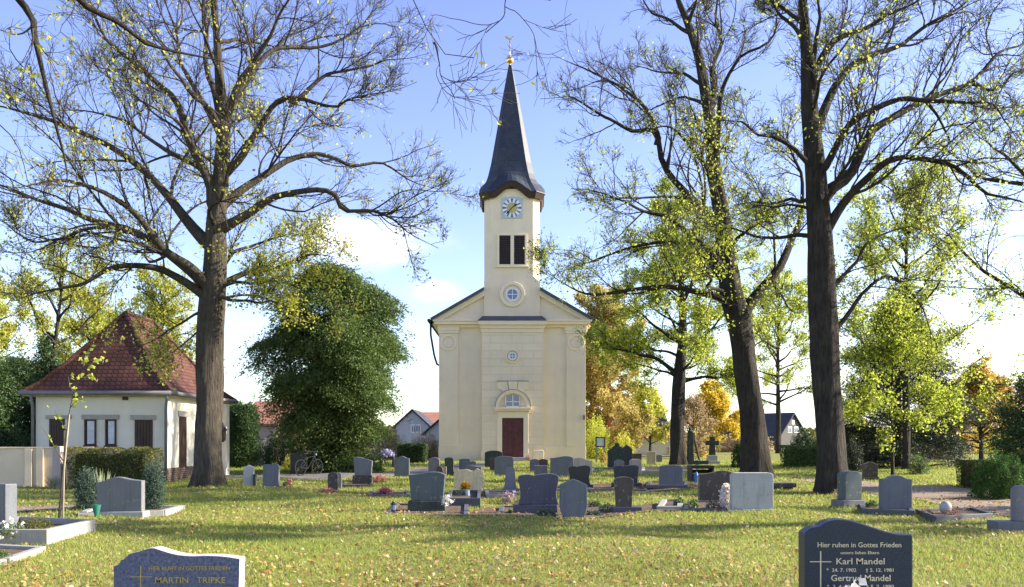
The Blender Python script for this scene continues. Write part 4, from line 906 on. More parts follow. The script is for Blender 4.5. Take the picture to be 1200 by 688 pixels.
# ------------------------------------------------------------------ other trees
def leafy_tree(name, label, px, Y, top, spread, leaf, n, rng, bark='bark_dark', twig='twig_dark', size=.14, z0=1.5, nl=14, pybase=None, group=None, elev=(15, 65), tr0=.2, lean=0, lmax=(2.6, 1.5, .8), per=(7, 6, 5), cat='tree', droop=0.):
    x = hp(px, Y); ht = hz_(top, Y); tp = np.array([(x, Y, 0), (x + lean * .2, Y, ht * .2), (x + lean * .5, Y + .1, ht * .5), (x + lean * .8, Y, ht * .75), (x + lean, Y, ht * .96)]); tr = [tr0, tr0 * .85, tr0 * .6, tr0 * .35, .03]
    L_ = auto_limbs(tp, tr, nl, rng, z0, spread, elev=elev, r=tr0 * .4, droop=droop)
    return make_tree(name, label, cat, (x, Y, 0), tp, tr, L_, rng, M[bark], M[twig], leaf and M[leaf], group, per=per, leaf_n=n, leaf_size=size, rmin=.008, lmax=lmax, flare=.3)
rn = np.random.default_rng(21)
leafy_tree('young_lime', 'slim young lime with bright yellow-green leaves in front of the spruce', 1046, 37, 385, 3.1, 'lf_limegreen', 15000, rn, size=.11, z0=1.7, nl=32, tr0=.07, per=(7, 6, 5), droop=.05)
leafy_tree('lime_tree', 'open-crowned lime with bare upper twigs rising behind the spruce', 1062, 43, 215, 6.6, 'lf_limegreen', 19000, rn, size=.13, z0=4, nl=28, tr0=.2, group='old lime trees')
leafy_tree('golden_larch', 'tall golden larch towering at the church corner', 714, 78, 345, 3.9, 'lf_gold', 46000, rn, 'bark_pine', size=.2, z0=2.0, nl=64, tr0=.3, elev=(0, 40), lmax=(2.4, 1.5, .9))
leafy_tree('golden_larch', 'second golden larch partly hidden by the church corner', 694, 84, 352, 3.6, 'lf_gold', 26000, rn, 'bark_pine', size=.2, z0=2, nl=44, tr0=.3, elev=(0, 40), lmax=(2.4, 1.5, .9))
leafy_tree('yellow_maple', 'bright yellow small maple behind the stone cross', 836, 76, 474, 3.3, 'lf_yellow', 22000, rn, size=.18, z0=.7, nl=30, tr0=.13, lmax=(1.6, 1, .7))
leafy_tree('orange_tree', 'orange autumn tree above the garden hut', 1150, 58, 458, 3.9, 'lf_orange', 24000, rn, size=.15, z0=1.0, nl=34, tr0=.16, lmax=(2, 1.2, .8))
leafy_tree('orange_tree', 'lower orange-brown tree leaning toward the dark yew', 1124, 64, 478, 3.0, 'lf_orange', 14000, rn, size=.15, z0=.7, nl=26, tr0=.12, lmax=(1.6, 1.2, .8))
leafy_tree('birch', 'pale yellow birch showing above the chapel ridge', 190, 50, 345, 4.2, 'lf_lime', 18000, rn, size=.13, z0=4, nl=28, tr0=.2)
leafy_tree('birch', 'thin birch with sparse leaves just past the chapel hip', 110, 54, 352, 4.2, 'lf_lime', 16000, rn, size=.13, z0=4, nl=28, tr0=.2)
leafy_tree('ash_tree', 'half-bare ash wrapped in ivy at the edge of the chapel', 44, 40, 315, 4.4, 'lf_lime', 5000, rn, size=.12, z0=5, nl=12, tr0=.2, lean=1.2)
leafy_tree('birch', 'loose yellow-green birch outermost of those near the chapel', -10, 48, 345, 4.5, 'lf_lime', 16000, rn, size=.13, z0=3, nl=28, tr0=.2)
leafy_tree('pear_tree', 'rounded olive-yellow fruit tree behind the white outbuilding', 762, 72, 470, 2.2, 'lf_lime', 7000, rn, size=.18, z0=1, nl=12, tr0=.12, lmax=(1.4, 1, .7))
leafy_tree('hazel', 'tawny half-bare hazel before the white outbuilding', 735, 70, 487, 2.2, 'lf_gold', 7000, rn, size=.16, z0=.5, nl=14, tr0=.1, lmax=(1.4, 1, .7), cat='shrub')
leafy_tree('hazel', 'tawny hazel seen between the dark trunk and the stone cross', 812, 68, 482, 2.0, 'lf_dry', 5000, rn, size=.14, z0=.5, nl=14, tr0=.1, lmax=(1.4, 1, .7), cat='shrub')
leafy_tree('lime_tree', 'distant lime with thin yellow crown above the stone gabled house', 912, 92, 330, 8.5, 'lf_limegreen', 24000, rn, size=.18, z0=5, nl=34, tr0=.3, group='old lime trees')

# ------------------------------------------------------------------ evergreens, hedges, shrubs
def sprays(c, d, n, ln, width, rng, droop=.3):
    """flat fans of small needles around every branch tip: c (B,3) centres, d (B,3) directions"""
    B = len(c); t = rng.uniform(-.5, .6, (B, n, 1)); side = unit(np.cross(d, np.array([0, 0, 1.]) + rng.normal(size=(B, 3)) * .3))
    s = rng.normal(size=(B, n, 1)) * width * .5
    p = c[:, None] + d[:, None] * t * ln + side[:, None] * s * (1.1 - t) + rng.normal(size=(B, n, 3)) * .05
    p[..., 2] -= droop * (t[..., 0] + .5) ** 2 * ln + np.abs(s[..., 0]) * .25
    ax = unit(d[:, None] + side[:, None] * np.sign(s) * .7 + np.array([0, 0, -droop]) + np.zeros((B, n, 3)))
    return p.reshape(-1, 3), ax.reshape(-1, 3)
def conifer(name, label, px, Y, ztop, zbot, prof, leaf, n_spray, n_leaf, size, rng, cat='conifer', trunk=.3, aspect=.4, ln=.8, width=.5, droop=.35, lump=.18, bark='bark_dark', inner=.45, zb=0., up=0.0, group=None, boughs=0, bsig=.5):
    x = hp(px, Y); t = thing(name, (x, Y, 0), label, cat, group); h = ztop - zbot
    m = MB(); m.tube([(0, 0, -.1), (.05, 0, ztop * .4), (0, .05, ztop * .93)], [trunk, trunk * .7, .03], 10); m.build('trunk', M[bark], t, smooth=True)
    zz = rng.uniform(0, 1, n_spray * 4); pr = np.interp(zz, [p[0] for p in prof], [p[1] for p in prof]); keep = rng.uniform(0, pr.max(), len(zz)) < pr; zz = zz[keep][:n_spray]; pr = pr[keep][:n_spray]; B = len(zz)
    a = rng.uniform(0, 2 * PI, B); lum = 1 + lump * (np.sin(a * 3 + zz * 9) + np.sin(a * 5 - zz * 17 + 2) * .7 + np.sin(a * 2 + zz * 23 + 1) * .6)
    rr = pr * lum * (inner + (1 - inner) * rng.uniform(0, 1, B) ** .45)
    c = np.stack([x + np.cos(a) * rr, Y + np.sin(a) * rr, zbot + zz * h], -1); d = unit(np.stack([np.cos(a), np.sin(a), rng.normal(size=B) * .25 - .1 + up], -1))
    if boughs:
        bi = rng.integers(0, boughs, B); off_ = rng.normal(size=(B, 3)) * bsig * np.array([1, 1, .55]); cb = c[bi]; sink = np.linalg.norm(off_[:, :2], axis=1) ** 2 * .35
        c = cb + off_ - np.array([0, 0, 1.]) * sink[:, None]; d = unit(d[bi] + off_ * .5)
    p, ax = sprays(c, d, n_leaf, ln, width, rng, droop)
    rb = rng.uniform(0, 1, B) if not boughs else .3 * rng.uniform(0, 1, B) + .7 * rng.uniform(0, 1, boughs)[bi]
    rnd = np.clip(np.repeat(rb, n_leaf) * .6 + rng.uniform(0, 1, B * n_leaf) * .4, 0, 1)
    leaf_obj('foliage', p, size, M[leaf], t, rng, rnd=rnd, aspect=aspect, axis=ax)
    # limbs seen through the gaps
    q = rng.choice(B, min(B, 160), replace=False); b0 = np.stack([np.full(len(q), x), np.full(len(q), Y), c[q, 2] - .15 * rr[q]], -1)
    s = np.linspace(0, 1, 6)[None, :, None]; pts = b0[:, None] * (1 - s) + c[q][:, None] * s; rad = (.05 * (1 - s[..., 0]) + .01) * np.ones((len(q), 1))
    v, f = tubes(pts, rad, 4); br = link('branches', np_mesh('branches', v - np.array(t.location), f), M['twig_dark'], t); br['kind'] = 'stuff'
    return t
rn = np.random.default_rng(31)
Y = 40.5; W_ = lambda p: p * .94 / 1000 * Y
conifer('false_cypress', 'huge dark conifer with drooping sprays between the church and the broad lime', 390, Y, hz_(306, Y), .1,
        [(0, W_(30)), (.125, W_(38)), (.29, W_(49)), (.46, W_(58)), (.6, W_(66)), (.68, W_(65)), (.83, W_(50)), (.93, W_(26)), (1, W_(3))], 'lf_yew', 5600, 44, .14, rn, trunk=.4, ln=.85, width=.6, lump=.23, aspect=.36, droop=.45, boughs=190, bsig=.40, inner=.6)
Y = 47
conifer('spruce', 'dark drooping spruce behind the slim young lime', 1050, Y, hz_(312, Y), .2,
        [(0, 3.0), (.1, 3.2), (.3, 2.7), (.6, 1.7), (.85, .8), (1, .05)], 'lf_spruce', 3000, 40, .13, rn, ln=1.1, width=.6, droop=.4, lump=.2, aspect=.3, inner=.3, boughs=150, bsig=.32)
Y = 27
conifer('yew_tree', 'dark spreading yew next to the round clipped bush', 1222, Y, hz_(432, Y), .1, [(0, 1.0), (.3, 1.35), (.6, 1.15), (.85, .7), (1, .1)], 'lf_dark', 1000, 36, .085, rn, ln=.55, width=.4, droop=-.1, up=.6, lump=.2, trunk=.12)
Y = 46.5
conifer('thuja_hedge', 'tall upright thuja between chapel buttress and barn', 285, Y, hz_(474, Y), .05, [(0, .66), (.2, .74), (.8, .7), (.93, .55), (1, .2)], 'lf_dark', 900, 36, .1, rn, cat='thuja', ln=.35, width=.28, droop=-.3, up=1.2, lump=.07, inner=.6, trunk=.1)
Y = 24
conifer('thuja', 'thin dark spire of thuja behind the thuja hedge', 276, 50, hz_(472, 50), .05, [(0, .5), (.8, .5), (1, .15)], 'lf_dark', 400, 34, .1, rn, ln=.35, width=.28, droop=-.3, up=1.2, lump=.07, inner=.6, trunk=.1)
Y = 42
conifer('ivy_thicket', 'dark ivy-clad evergreen mass behind the boundary wall', 18, Y, hz_(420, Y), .0, [(0, 2.6), (.5, 2.4), (.8, 1.6), (1, .3)], 'lf_dark', 1500, 38, .13, rn, cat='evergreen', ln=.6, width=.5, lump=.25, droop=.1)
conifer('ivy_column', 'narrow column of ivy climbing the half-bare ash', 52, 40, hz_(392, 40), .0, [(0, .6), (.5, .62), (.8, .42), (1, .1)], 'lf_dark', 700, 30, .12, rn, cat='ivy', ln=.45, width=.35, lump=.3, droop=.1, trunk=.15)
conifer('dark_conifer', 'dark conifer outermost beyond the boundary wall', -22, 38, hz_(385, 38), .0, [(0, 1.9), (.4, 1.7), (1, .1)], 'lf_dark', 900, 36, .13, rn, ln=.7, width=.5)
# small columnar conifers at the family grave
def dwarf(label, px, py, top, half, rng, leaf='lf_blue', name='dwarf_cypress'):
    Y = CY(py); W = half / 1000 * Y; zt = hz_(top, Y)
    return conifer(name, label, px, Y, zt, .02, [(0, W * .7), (.25, W), (.6, W * .9), (.88, W * .5), (1, W * .08)], leaf, 420, 26, .035, rng, cat='dwarf conifer', trunk=.03, ln=.16, width=.12, droop=-.2, up=1.4, lump=.12, inner=.5)
dwarf('feathery blue-green dwarf conifer behind the green grave vase', 102, 601, 552, 8.5, rn)
dwarf('slender blue-green dwarf conifer nearest the chapel side of the grave kerb', 180, 599, 545, 8.5, rn)
def bush(name, label, px0, px1, top, base, leaf, rng, n=5000, size=None, cat='bush', flat=False, depth=None, Y=None, group=None, twiggy=False, lump=.1):
    Y = CY(base) if Y is None else Y; hw = (px1 - px0) / 2000 * Y; h = hz_(top, Y); dp = hw if depth is None else depth; x = hp((px0 + px1) / 2, Y + dp)
    t = thing(name, (x, Y + dp, 0), label, cat, group); size = size or max(.03, hw * .05)
    if flat:   # clipped block
        area = rng.choice(3, n, p=np.array([hw * dp, hw * h, dp * h]) / (hw * dp + hw * h + dp * h)); u = rng.uniform(-1, 1, (n, 3)); dep = 1 - rng.exponential(.07, n); sg = rng.choice([-1, 1], n)
        for k, ax in ((0, 2), (1, 1), (2, 0)): q = area == k; u[q, ax] = dep[q] * (1 if ax == 2 else 1) * (sg[q] if ax != 2 else 1)
        bump_ = 1 + .04 * np.sin(u[:, 0] * 7 + u[:, 2] * 3) + .03 * np.sin(u[:, 0] * 13 + 1)
        p = np.stack([u[:, 0] * hw * bump_, u[:, 1] * dp * bump_, (u[:, 2] * .5 + .5) * h * bump_], -1)
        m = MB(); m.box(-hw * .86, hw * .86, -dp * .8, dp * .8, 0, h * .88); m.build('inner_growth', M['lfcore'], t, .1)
    else:
        v = unit(rng.normal(size=(n, 3))); v[:, 2] = np.abs(v[:, 2]) * 1.15 - .25; a = np.arctan2(v[:, 1], v[:, 0])
        lm = 1 + lump * (np.sin(a * 4 + v[:, 2] * 6) + np.sin(a * 7 - v[:, 2] * 9 + 1)); rr = (1 - rng.exponential(.1 if not twiggy else .3, n)) * lm
        p = np.stack([v[:, 0] * hw * rr, v[:, 1] * dp * rr, np.maximum(.02, (v[:, 2] * .8 + .2) * rr * h)], -1)
        p[:, :2] *= 1
        k = 40; c = rng.normal(size=(k, 3)) * [hw * .5, dp * .5, h * .1] + [0, 0, h * .7]; s = np.linspace(0, 1, 5)[None, :, None]; pts = (rng.normal(size=(k, 1, 3)) * [hw * .12, dp * .12, 0]) * (1 - s) + c[:, None] * s
        vv, ff = tubes(pts, (.012 * (1 - s[..., 0]) + .005) * np.ones((k, 1)), 3); br = link('branches', np_mesh('branches', vv, ff), M['twig_dark'], t); br['kind'] = 'stuff'
    v, f = leaf_arrays(p, size, rng, .6); link('foliage', np_mesh('foliage', v, f, rng.uniform(0, 1, len(f))), M[leaf], t)
    return t
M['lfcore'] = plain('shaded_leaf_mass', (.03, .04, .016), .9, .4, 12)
rn = np.random.default_rng(41)
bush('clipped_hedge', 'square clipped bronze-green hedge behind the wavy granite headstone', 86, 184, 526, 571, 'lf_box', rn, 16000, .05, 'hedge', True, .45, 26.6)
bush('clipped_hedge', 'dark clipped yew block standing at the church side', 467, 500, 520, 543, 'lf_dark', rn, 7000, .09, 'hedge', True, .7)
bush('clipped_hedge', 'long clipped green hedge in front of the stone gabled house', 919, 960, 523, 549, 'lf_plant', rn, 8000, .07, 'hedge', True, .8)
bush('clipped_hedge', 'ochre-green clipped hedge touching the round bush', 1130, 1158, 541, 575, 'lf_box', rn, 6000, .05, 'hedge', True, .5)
bush('round_bush', 'big round dark green clipped bush by the gravel path', 1141, 1203, 531, 586, 'lf_green', rn, 13000, .05)
bush('round_bush', 'round dark box bush leaning on the forked lime trunk', 857, 877, 516, 549, 'lf_green', rn, 5000, .06)
bush('round_bush', 'small rounded box ball beside the grey pillar shrine', 305, 318, 525, 545, 'lf_green', rn, 2500, .07)
bush('evergreen_shrub', 'dark evergreen shrub under the conifer boughs', 306, 356, 508, 547, 'lf_dark', rn, 6000, .09, cat='shrub')
bush('evergreen_shrub', 'pair-topped dark shrub above the long clipped hedge', 924, 958, 502, 546, 'lf_dark', rn, 5000, .09, cat='shrub')
bush('dry_shrub', 'straw-coloured leafless shrub beside the grey-blue house', 430, 478, 500, 540, 'lf_dry', rn, 9000, .1, cat='shrub', Y=67, twiggy=True, lump=.15)
bush('dry_shrub', 'straw-coloured twiggy shrub against the church corner', 476, 522, 508, 540, 'lf_dry', rn, 9000, .1, cat='shrub', Y=69, twiggy=True, lump=.15)
bush('dry_shrub', 'pale tawny shrub in front of the barn', 312, 362, 495, 540, 'lf_dry', rn, 7000, .1, cat='shrub', Y=58, twiggy=True)
bush('leafy_shrub', 'fresh green shrub filling the gap behind the notice board', 682, 716, 484, 540, 'lf_limegreen', rn, 8000, .1, cat='shrub', Y=66, twiggy=True)
bush('leafy_shrub', 'low olive shrub at the foot of the golden larch', 716, 745, 505, 541, 'lf_lime', rn, 5000, .1, cat='shrub', Y=64, twiggy=True)
bush('leafy_shrub', 'yellowish-green low shrub below the spruce', 1064, 1090, 530, 556, 'lf_plant', rn, 1800, .06, cat='shrub', twiggy=True)
bush('leafy_shrub', 'grey-green shrub beneath the conifer beside the dark slab', 330, 352, 533, 551, 'lf_lime', rn, 1800, .06, cat='shrub')
bush('leafy_shrub', 'thin greyish bush under the spruce by the pedimented stone', 990, 1012, 512, 556, 'lf_spruce', rn, 3000, .07, cat='shrub', twiggy=True)
for px0, px1, top, Yb, lf, lb in [(60, 130, 486, 84, 'lf_lime', 'distant olive hedgerow bush past the chapel'), (-120, -20, 470, 80, 'lf_dark', 'distant dark bush past the boundary wall'), (236, 300, 478, 88, 'lf_lime', 'distant yellow-green bush behind the thuja'),
                              (960, 1020, 495, 92, 'lf_lime', 'distant pale bush behind the tall straight lime'), (1010, 1100, 498, 96, 'lf_gold', 'distant tawny bush behind the spruce'), (1090, 1190, 488, 90, 'lf_lime', 'distant olive bush behind the garden hut'), (1180, 1290, 470, 84, 'lf_orange', 'distant orange bush behind the dark yew'),
                              (845, 905, 506, 98, 'lf_dry', 'distant straw bush behind the forked lime'), (785, 850, 500, 100, 'lf_gold', 'distant golden bush behind the yellow maple')]:
    bush('hedgerow_bush', lb, px0, px1, top, 0, lf, rn, 5000, .26, cat='bush', Y=Yb, group='distant hedgerow bushes', lump=.16, twiggy=True)
def treeline():
    rng = np.random.default_rng(5); n = 60000; th = rng.uniform(-1.0, 1.0, n); d = 150 + rng.uniform(0, 30, n); x = np.sin(th) * d * 1.25; y = np.cos(th) * d
    h = 2.6 + 1.6 * np.sin(x * .11) * np.sin(x * .043 + 1) + 1.2 * np.sin(x * .31 + 2); z = h * rng.uniform(0, 1, n) ** .6
    v, f = leaf_arrays(np.stack([x, y, z], -1), 1.0, rng, .8); tag(link('distant_trees', np_mesh('distant_trees', v, f, rng.uniform(0, 1, n)), M['lf_box']), kind='stuff')
treeline()

# ------------------------------------------------------------------ gravestones
def arc(cx_, cz0, rx, rz, a0, a1, k=10): return [(cx_ + rx * math.cos(R(a0 + (a1 - a0) * i / k)), cz0 + rz * math.sin(R(a0 + (a1 - a0) * i / k))) for i in range(k + 1)]
def top_line(kind, seed=0):
    rg_ = random.Random(seed)
    if kind == 'flat': return [(-.5, 1), (.5, 1)]
    if kind == 'arch': return arc(0, .84, .5, .16, 180, 0, 14)
    if kind == 'round': return arc(0, .62, .5, .38, 180, 0, 16)
    if kind == 'softarch': return [(-.5, .9)] + arc(0, .9, .47, .1, 175, 5, 12) + [(.5, .9)]
    if kind == 'corners': return arc(-.4, .9, .1, .1, 180, 90, 5) + arc(.4, .9, .1, .1, 90, 0, 5)
    if kind == 'onecorner': return [(-.5, .98)] + arc(.33, .84, .17, .16, 90, 0, 6)
    if kind == 'wave': return [(-.5 + i / 18, .93 + .07 * math.sin((i / 18) * PI * 1.55 + .1)) for i in range(19)]
    if kind == 'wavehi': return [(-.5, .84), (-.42, .86), (-.32, .9), (-.2, .96), (-.08, 1), (.04, .99), (.15, .955), (.26, .925), (.38, .905), (.5, .895)]
    if kind == 'waveup': return [(-.5, .9), (-.36, .905), (-.22, .925), (-.08, .96), (.05, .99), (.17, 1), (.3, .99), (.42, .95), (.5, .9)]
    if kind == 'ogee': return [(-.5, .9), (-.4, .905), (-.3, .92), (-.2, .96), (-.1, .99), (0, 1), (.1, .99), (.2, .96), (.3, .92), (.4, .905), (.5, .9)]
    if kind == 'shoulder': return [(-.5, .86), (-.36, .86)] + arc(0, .86, .34, .14, 180, 0, 10) + [(.36, .86), (.5, .86)]
    if kind == 'peak': return [(-.5, .86), (-.2, .95), (0, 1), (.2, .95), (.5, .86)]
    if kind == 'asym': return [(-.5, .97), (-.3, 1), (-.1, .97), (.2, .88), (.5, .78)]
    if kind == 'double': return [(-.5, .9), (-.42, .95), (-.25, .97), (-.1, .93), (-.06, .95), (.1, .98), (.3, 1), (.45, .97), (.5, .9)]
    if kind == 'rough': return [(-.5 + i / 9, .9 + .1 * rg_.random()) for i in range(10)]
    if kind == 'urn': return [(-.5, .72), (-.34, .76), (-.22, .86), (-.12, .88), (-.1, .96), (-.04, 1), (.04, 1), (.1, .96), (.12, .88), (.22, .86), (.34, .76), (.5, .72)]
    if kind == 'pediment': return [(-.5, .8), (-.42, .84), (0, 1), (.42, .84), (.5, .8)]
def side_line(kind, seed=0):
    """widths of the sides from bottom to top"""
    if kind == 'taper': return [(0, .86), (1, 1)]
    if kind == 'widetop': return [(0, .78), (.4, .84), (.8, .97), (1, 1)]
    if kind == 'bulge': return [(0, .82), (.3, 1), (.7, 1), (1, .96)]
    if kind == 'waist': return [(0, 1), (.12, .93), (.3, .86), (.55, .91), (.78, 1), (1, .97)]
    if kind == 'narrowtop': return [(0, 1.1), (.12, .98), (.5, .86), (1, .72)]
    if kind == 'shield': return [(0, .55), (.12, .84), (.35, 1), (.62, .98), (1, .98)]
    return [(0, 1), (1, 1)]
def outline(w_, h, top, side, seed=0):
    tl = top_line(top, seed); sl = side_line(side); vmin0, vmin1 = tl[0][1], tl[-1][1]
    wd = lambda v: np.interp(v, [a for a, _ in sl], [b for _, b in sl])
    lv = [0, .08, .2, .35, .5, .65, .8]
    L_ = [(-.5 * wd(v), v) for v in lv if v < vmin0 - .03]; R_ = [(.5 * wd(v), v) for v in lv if v < vmin1 - .03]
    pts = L_ + [(u * wd(min(v, 1)), v) for u, v in tl] + R_[::-1]
    if top == 'shieldpeak': pts = pts
    return [(u * w_, v * h) for u, v in pts]
def stone_thing(label, px0, px1, top, base, mat, kind='flat', side='straight', t=.16, plinth=None, rz=0., Y=None, seed=0, tilt=0., name='gravestone', pmat=None, roughen=0., cat='gravestone', bev=.012, subs=(), group='gravestones on the churchyard lawn'):
    Yb = CY(plinth[3] if plinth else base) if Y is None else Y
    s_ = Yb / 1000; x = hp((px0 + px1) / 2, Yb); gz = float(gh(x, Yb))
    rt = thing(name, (x, Yb, gz - .04), label, cat, group, R(rz))
    zb = (1.6 + (514 - base) * s_) - gz + .04 if plinth else 0.; zt = 1.6 + (514 - top) * s_ - gz + .04
    if plinth:
        zb = 1.6 + (514 - plinth[2]) * s_ - gz + .04; p0, p1 = hp(plinth[0], Yb) - x, hp(plinth[1], Yb) - x
        m = MB(); m.box(p0, p1, -.06, t + .1, 0, zb); m.build('plinth', GS[pmat or mat], rt, .012)
    w_ = (px1 - px0) * s_
    m = MB(); m.prism([(a, z + zb) for a, z in outline(w_, zt - zb, kind, side, seed)], 0, t); 
    if tilt:
        for v in m.bm.verts: v.co.y += (v.co.z - zb) * tilt
    o = m.build('slab', GS[mat], rt, bev)
    if roughen:
        rg_ = random.Random(seed + 5)
        bmx = bmesh.new(); bmx.from_mesh(o.data)
        bmesh.ops.triangulate(bmx, faces=[f for f in bmx.faces if len(f.verts) > 4]); bmesh.ops.subdivide_edges(bmx, edges=bmx.edges[:], cuts=2, use_grid_fill=True)
        for v in bmx.verts: v.co += Vector((rg_.uniform(-1, 1), rg_.uniform(-1, 1), rg_.uniform(-1, 1))) * roughen
        bmx.to_mesh(o.data); bmx.free()
    return rt
S = stone_thing
# --- family grave with the wavy headstone near the clipped hedge
S('wide wavy-topped grey granite headstone between two dwarf conifers', 113, 166, 559, 599, 'grey', 'wavehi', t=.17, plinth=(106, 169, 599.5, 606), pmat='pale')
S('tall granite headstone with a sunlit side standing at the picture edge', -28, 12, 567, 620, 'bluegrey', 'flat', 'straight', t=.2, Y=12.9, rz=-22)
S('narrow light stone stele turned edge-on beside the broad lime', 285, 297, 545, 574, 'pale', 'peak', t=.5, rz=14)
S('thin dark marker leaning against the edge-on light stele', 296.5, 299.5, 556, 574, 'green', 'flat', t=.3, rz=10)
S('blue-grey headstone with one rounded corner on a low plinth', 308, 326.5, 544, 570, 'bluegrey', 'onecorner', plinth=(303, 332, 570, 575))
S('small arched brown headstone with pink flowers at its foot', 384, 396, 553.5, 576.5, 'brown', 'arch', t=.14)
S('slim grey headstone tucked behind the small arched brown one', 392, 400, 553.5, 574, 'grey', 'arch', t=.12)
S('slanted-top pale grey headstone tapering down to a dark block', 414, 436.5, 535.5, 557, 'grey', 'asym', 'taper', plinth=(413.5, 436, 557, 567), pmat='brown')
S('plain grey headstone with low pointed top near the clipped yew block', 462, 479.5, 534.5, 560, 'bluegrey', 'ogee')
S('wide low dark headstone in the shade beside the bicycle', 340, 359, 531, 555, 'dark', 'softarch', Y=39)
S('large blue-green tapered headstone on a heavy dark base', 478.7, 522, 553, 587, 'teal', 'waveup', 'taper', t=.2, plinth=(478, 522, 587, 600), pmat='green')
S('light grey round-topped headstone with a slim outline', 502, 515, 536, 556, 'lilac', 'arch', Y=38)
S('narrow dark green stele in front of the church wing', 521, 531.5, 536, 553, 'green', 'softarch', plinth=(520, 533, 553, 557))
S('grey flat stone partly hidden behind the layered low headstone', 538, 551, 537.5, 553, 'grey', 'softarch', Y=44)
S('low layered grey headstone peeping above the sandstone boulder', 541, 558, 540.5, 556, 'lilac', 'double', Y=40)
S('low wide blue-grey headstone directly behind the sandstone boulder', 546, 564, 545, 562, 'bluegrey', 'wave', Y=35)
S('small round dark red headstone by a pale wooden post', 511, 519, 546, 560, 'maroon', 'round', Y=33)
S('honey-coloured rough sandstone boulder headstone', 532, 567, 549, 577.5, 'sand', 'rough', 'bulge', t=.28, roughen=.012, seed=3, bev=.02)
S('large rounded greenish headstone close to the church door', 568, 589, 528, 549, 'green', 'arch', Y=47)
S('narrow red-brown headstone squeezed beside the round greenish one', 574, 581, 537, 553, 'maroon', 'flat', Y=42)
S('square grey headstone with curved top before the church door', 579.5, 602, 534.5, 558.5, 'bluegrey', 'softarch')
S('slim narrow-topped brownish headstone with flared foot', 591, 605, 547.5, 572, 'lilac', 'softarch', 'narrowtop', plinth=(589, 607, 572, 577), pmat='lilac')
S('grey-mauve headstone behind the small square one', 621, 631.5, 538, 554, 'lilac', 'softarch', Y=42)
S('small dark round-shouldered headstone next to the grey-mauve one', 631, 642, 538, 553, 'maroon', 'arch', Y=43)
S('small square lilac-grey headstone among taller ones', 626, 642, 545.5, 560, 'lilac', 'flat', Y=36)
S('broad blue headstone with streaky polished face', 645, 672, 534.5, 557, 'bluegrey', 'waveup', plinth=(645, 672, 557, 561))
S('pale pinkish headstone catching the sun beside the streaky blue one', 672, 694, 536.5, 560, 'pink', 'wave', Y=35.5)
S('black granite headstone with jagged rounded top', 666, 692, 545.5, 569, 'black', 'double', 'waist', plinth=(664, 695, 568, 572), pmat='dark')
S('wide two-part purple headstone with waisted sides', 607, 655, 555, 592, 'purple', 'double', 'waist', t=.2, plinth=(601, 653, 591.5, 602), pmat='purple')
S('pointed shield-shaped blue-grey headstone standing free in front', 656, 688.5, 561.5, 607, 'bluegrey', 'shieldtop' if False else 'peak', 'shield', t=.2)
S('ornate mossy dark monument with stepped pointed top', 713, 734, 519, 549, 'green', 'urn', t=.5)
S('dark memorial with angled shoulders behind the mossy monument', 729, 741, 521, 546, 'dark', 'pediment', t=.4, Y=48)
S('small curved grey headstone above the two-part dark one', 720, 731.5, 538.5, 558, 'lilac', 'arch', Y=36)
S('low pale pink headstone behind the two-part dark one', 738, 752, 538, 556, 'pink', 'softarch', Y=38)
S('dark two-part headstone with flat jagged top', 719, 749, 545, 566, 'dark', 'double', 'taper', plinth=(717, 752, 566, 571))
S('brown mossy granite headstone with arched top on a stepped plinth', 720, 743, 559, 594.5, 'brown', 'softarch', 'widetop', t=.2, plinth=(718, 752, 594, 602), pmat='purple')
S('smooth blue-grey headstone with wavy top near the dark open box', 773, 800.5, 545, 569.5, 'bluegrey', 'softarch', t=.18, plinth=(771, 803, 569, 571.5))
S('broad dark brown headstone with wave top behind white hydrangeas', 820, 861, 551.6, 591, 'brown', 'waveup', t=.2)
S('large weathered pale headstone with rounded corners', 858, 906.5, 554, 597, 'pale', 'corners', t=.22, plinth=(853, 909, 597, 602), pmat='pale')
S('dark green slanted headstone against the tall straight lime', 989, 1012, 552, 587, 'teal', 'softarch', t=.3, plinth=(984, 1014, 586, 595), rz=16, pmat='grey')
S('upright blue-grey headstone with curved peak beside the gravel path', 1034, 1069, 557, 600, 'bluegrey', 'ogee', t=.2)
S('small dark stone with pediment in the shade of the spruce', 1013, 1029, 541, 560, 'brown', 'pediment', t=.25, plinth=(1012, 1030, 559, 563))
S('pale grey headstone cut off by the frame beyond the gravel path', 1191, 1222, 569, 614, 'lilac', 'softarch', t=.18, plinth=(1167, 1225, 611, 626), pmat='bluegrey')
S('light stone tablet in the sunny strip behind the pale pink headstone', 758, 768.5, 529, 545, 'sand', 'flat', Y=52)
S('tiny low brown marker next to the light stone tablet', 741, 752, 531.5, 541, 'brown', 'flat', Y=55)
S('small pale stone far behind near the white outbuilding', 769, 776, 533, 543, 'lilac', 'arch', Y=57)
S('weathered red stone just below the small dark red headstone', 569, 577, 549, 557, 'maroon', 'flat', Y=40) if False else None
S('pinkish tapered obelisk stone propped by the boundary wall', 60, 72, 523, 571, 'pink', 'flat', 'narrowtop', t=.3, Y=26.9, cat='obelisk', name='obelisk')
S('low grey stone beneath the hanging boughs of the conifer', 445, 449, 534, 549, 'brown', 'flat', Y=45) if False else None

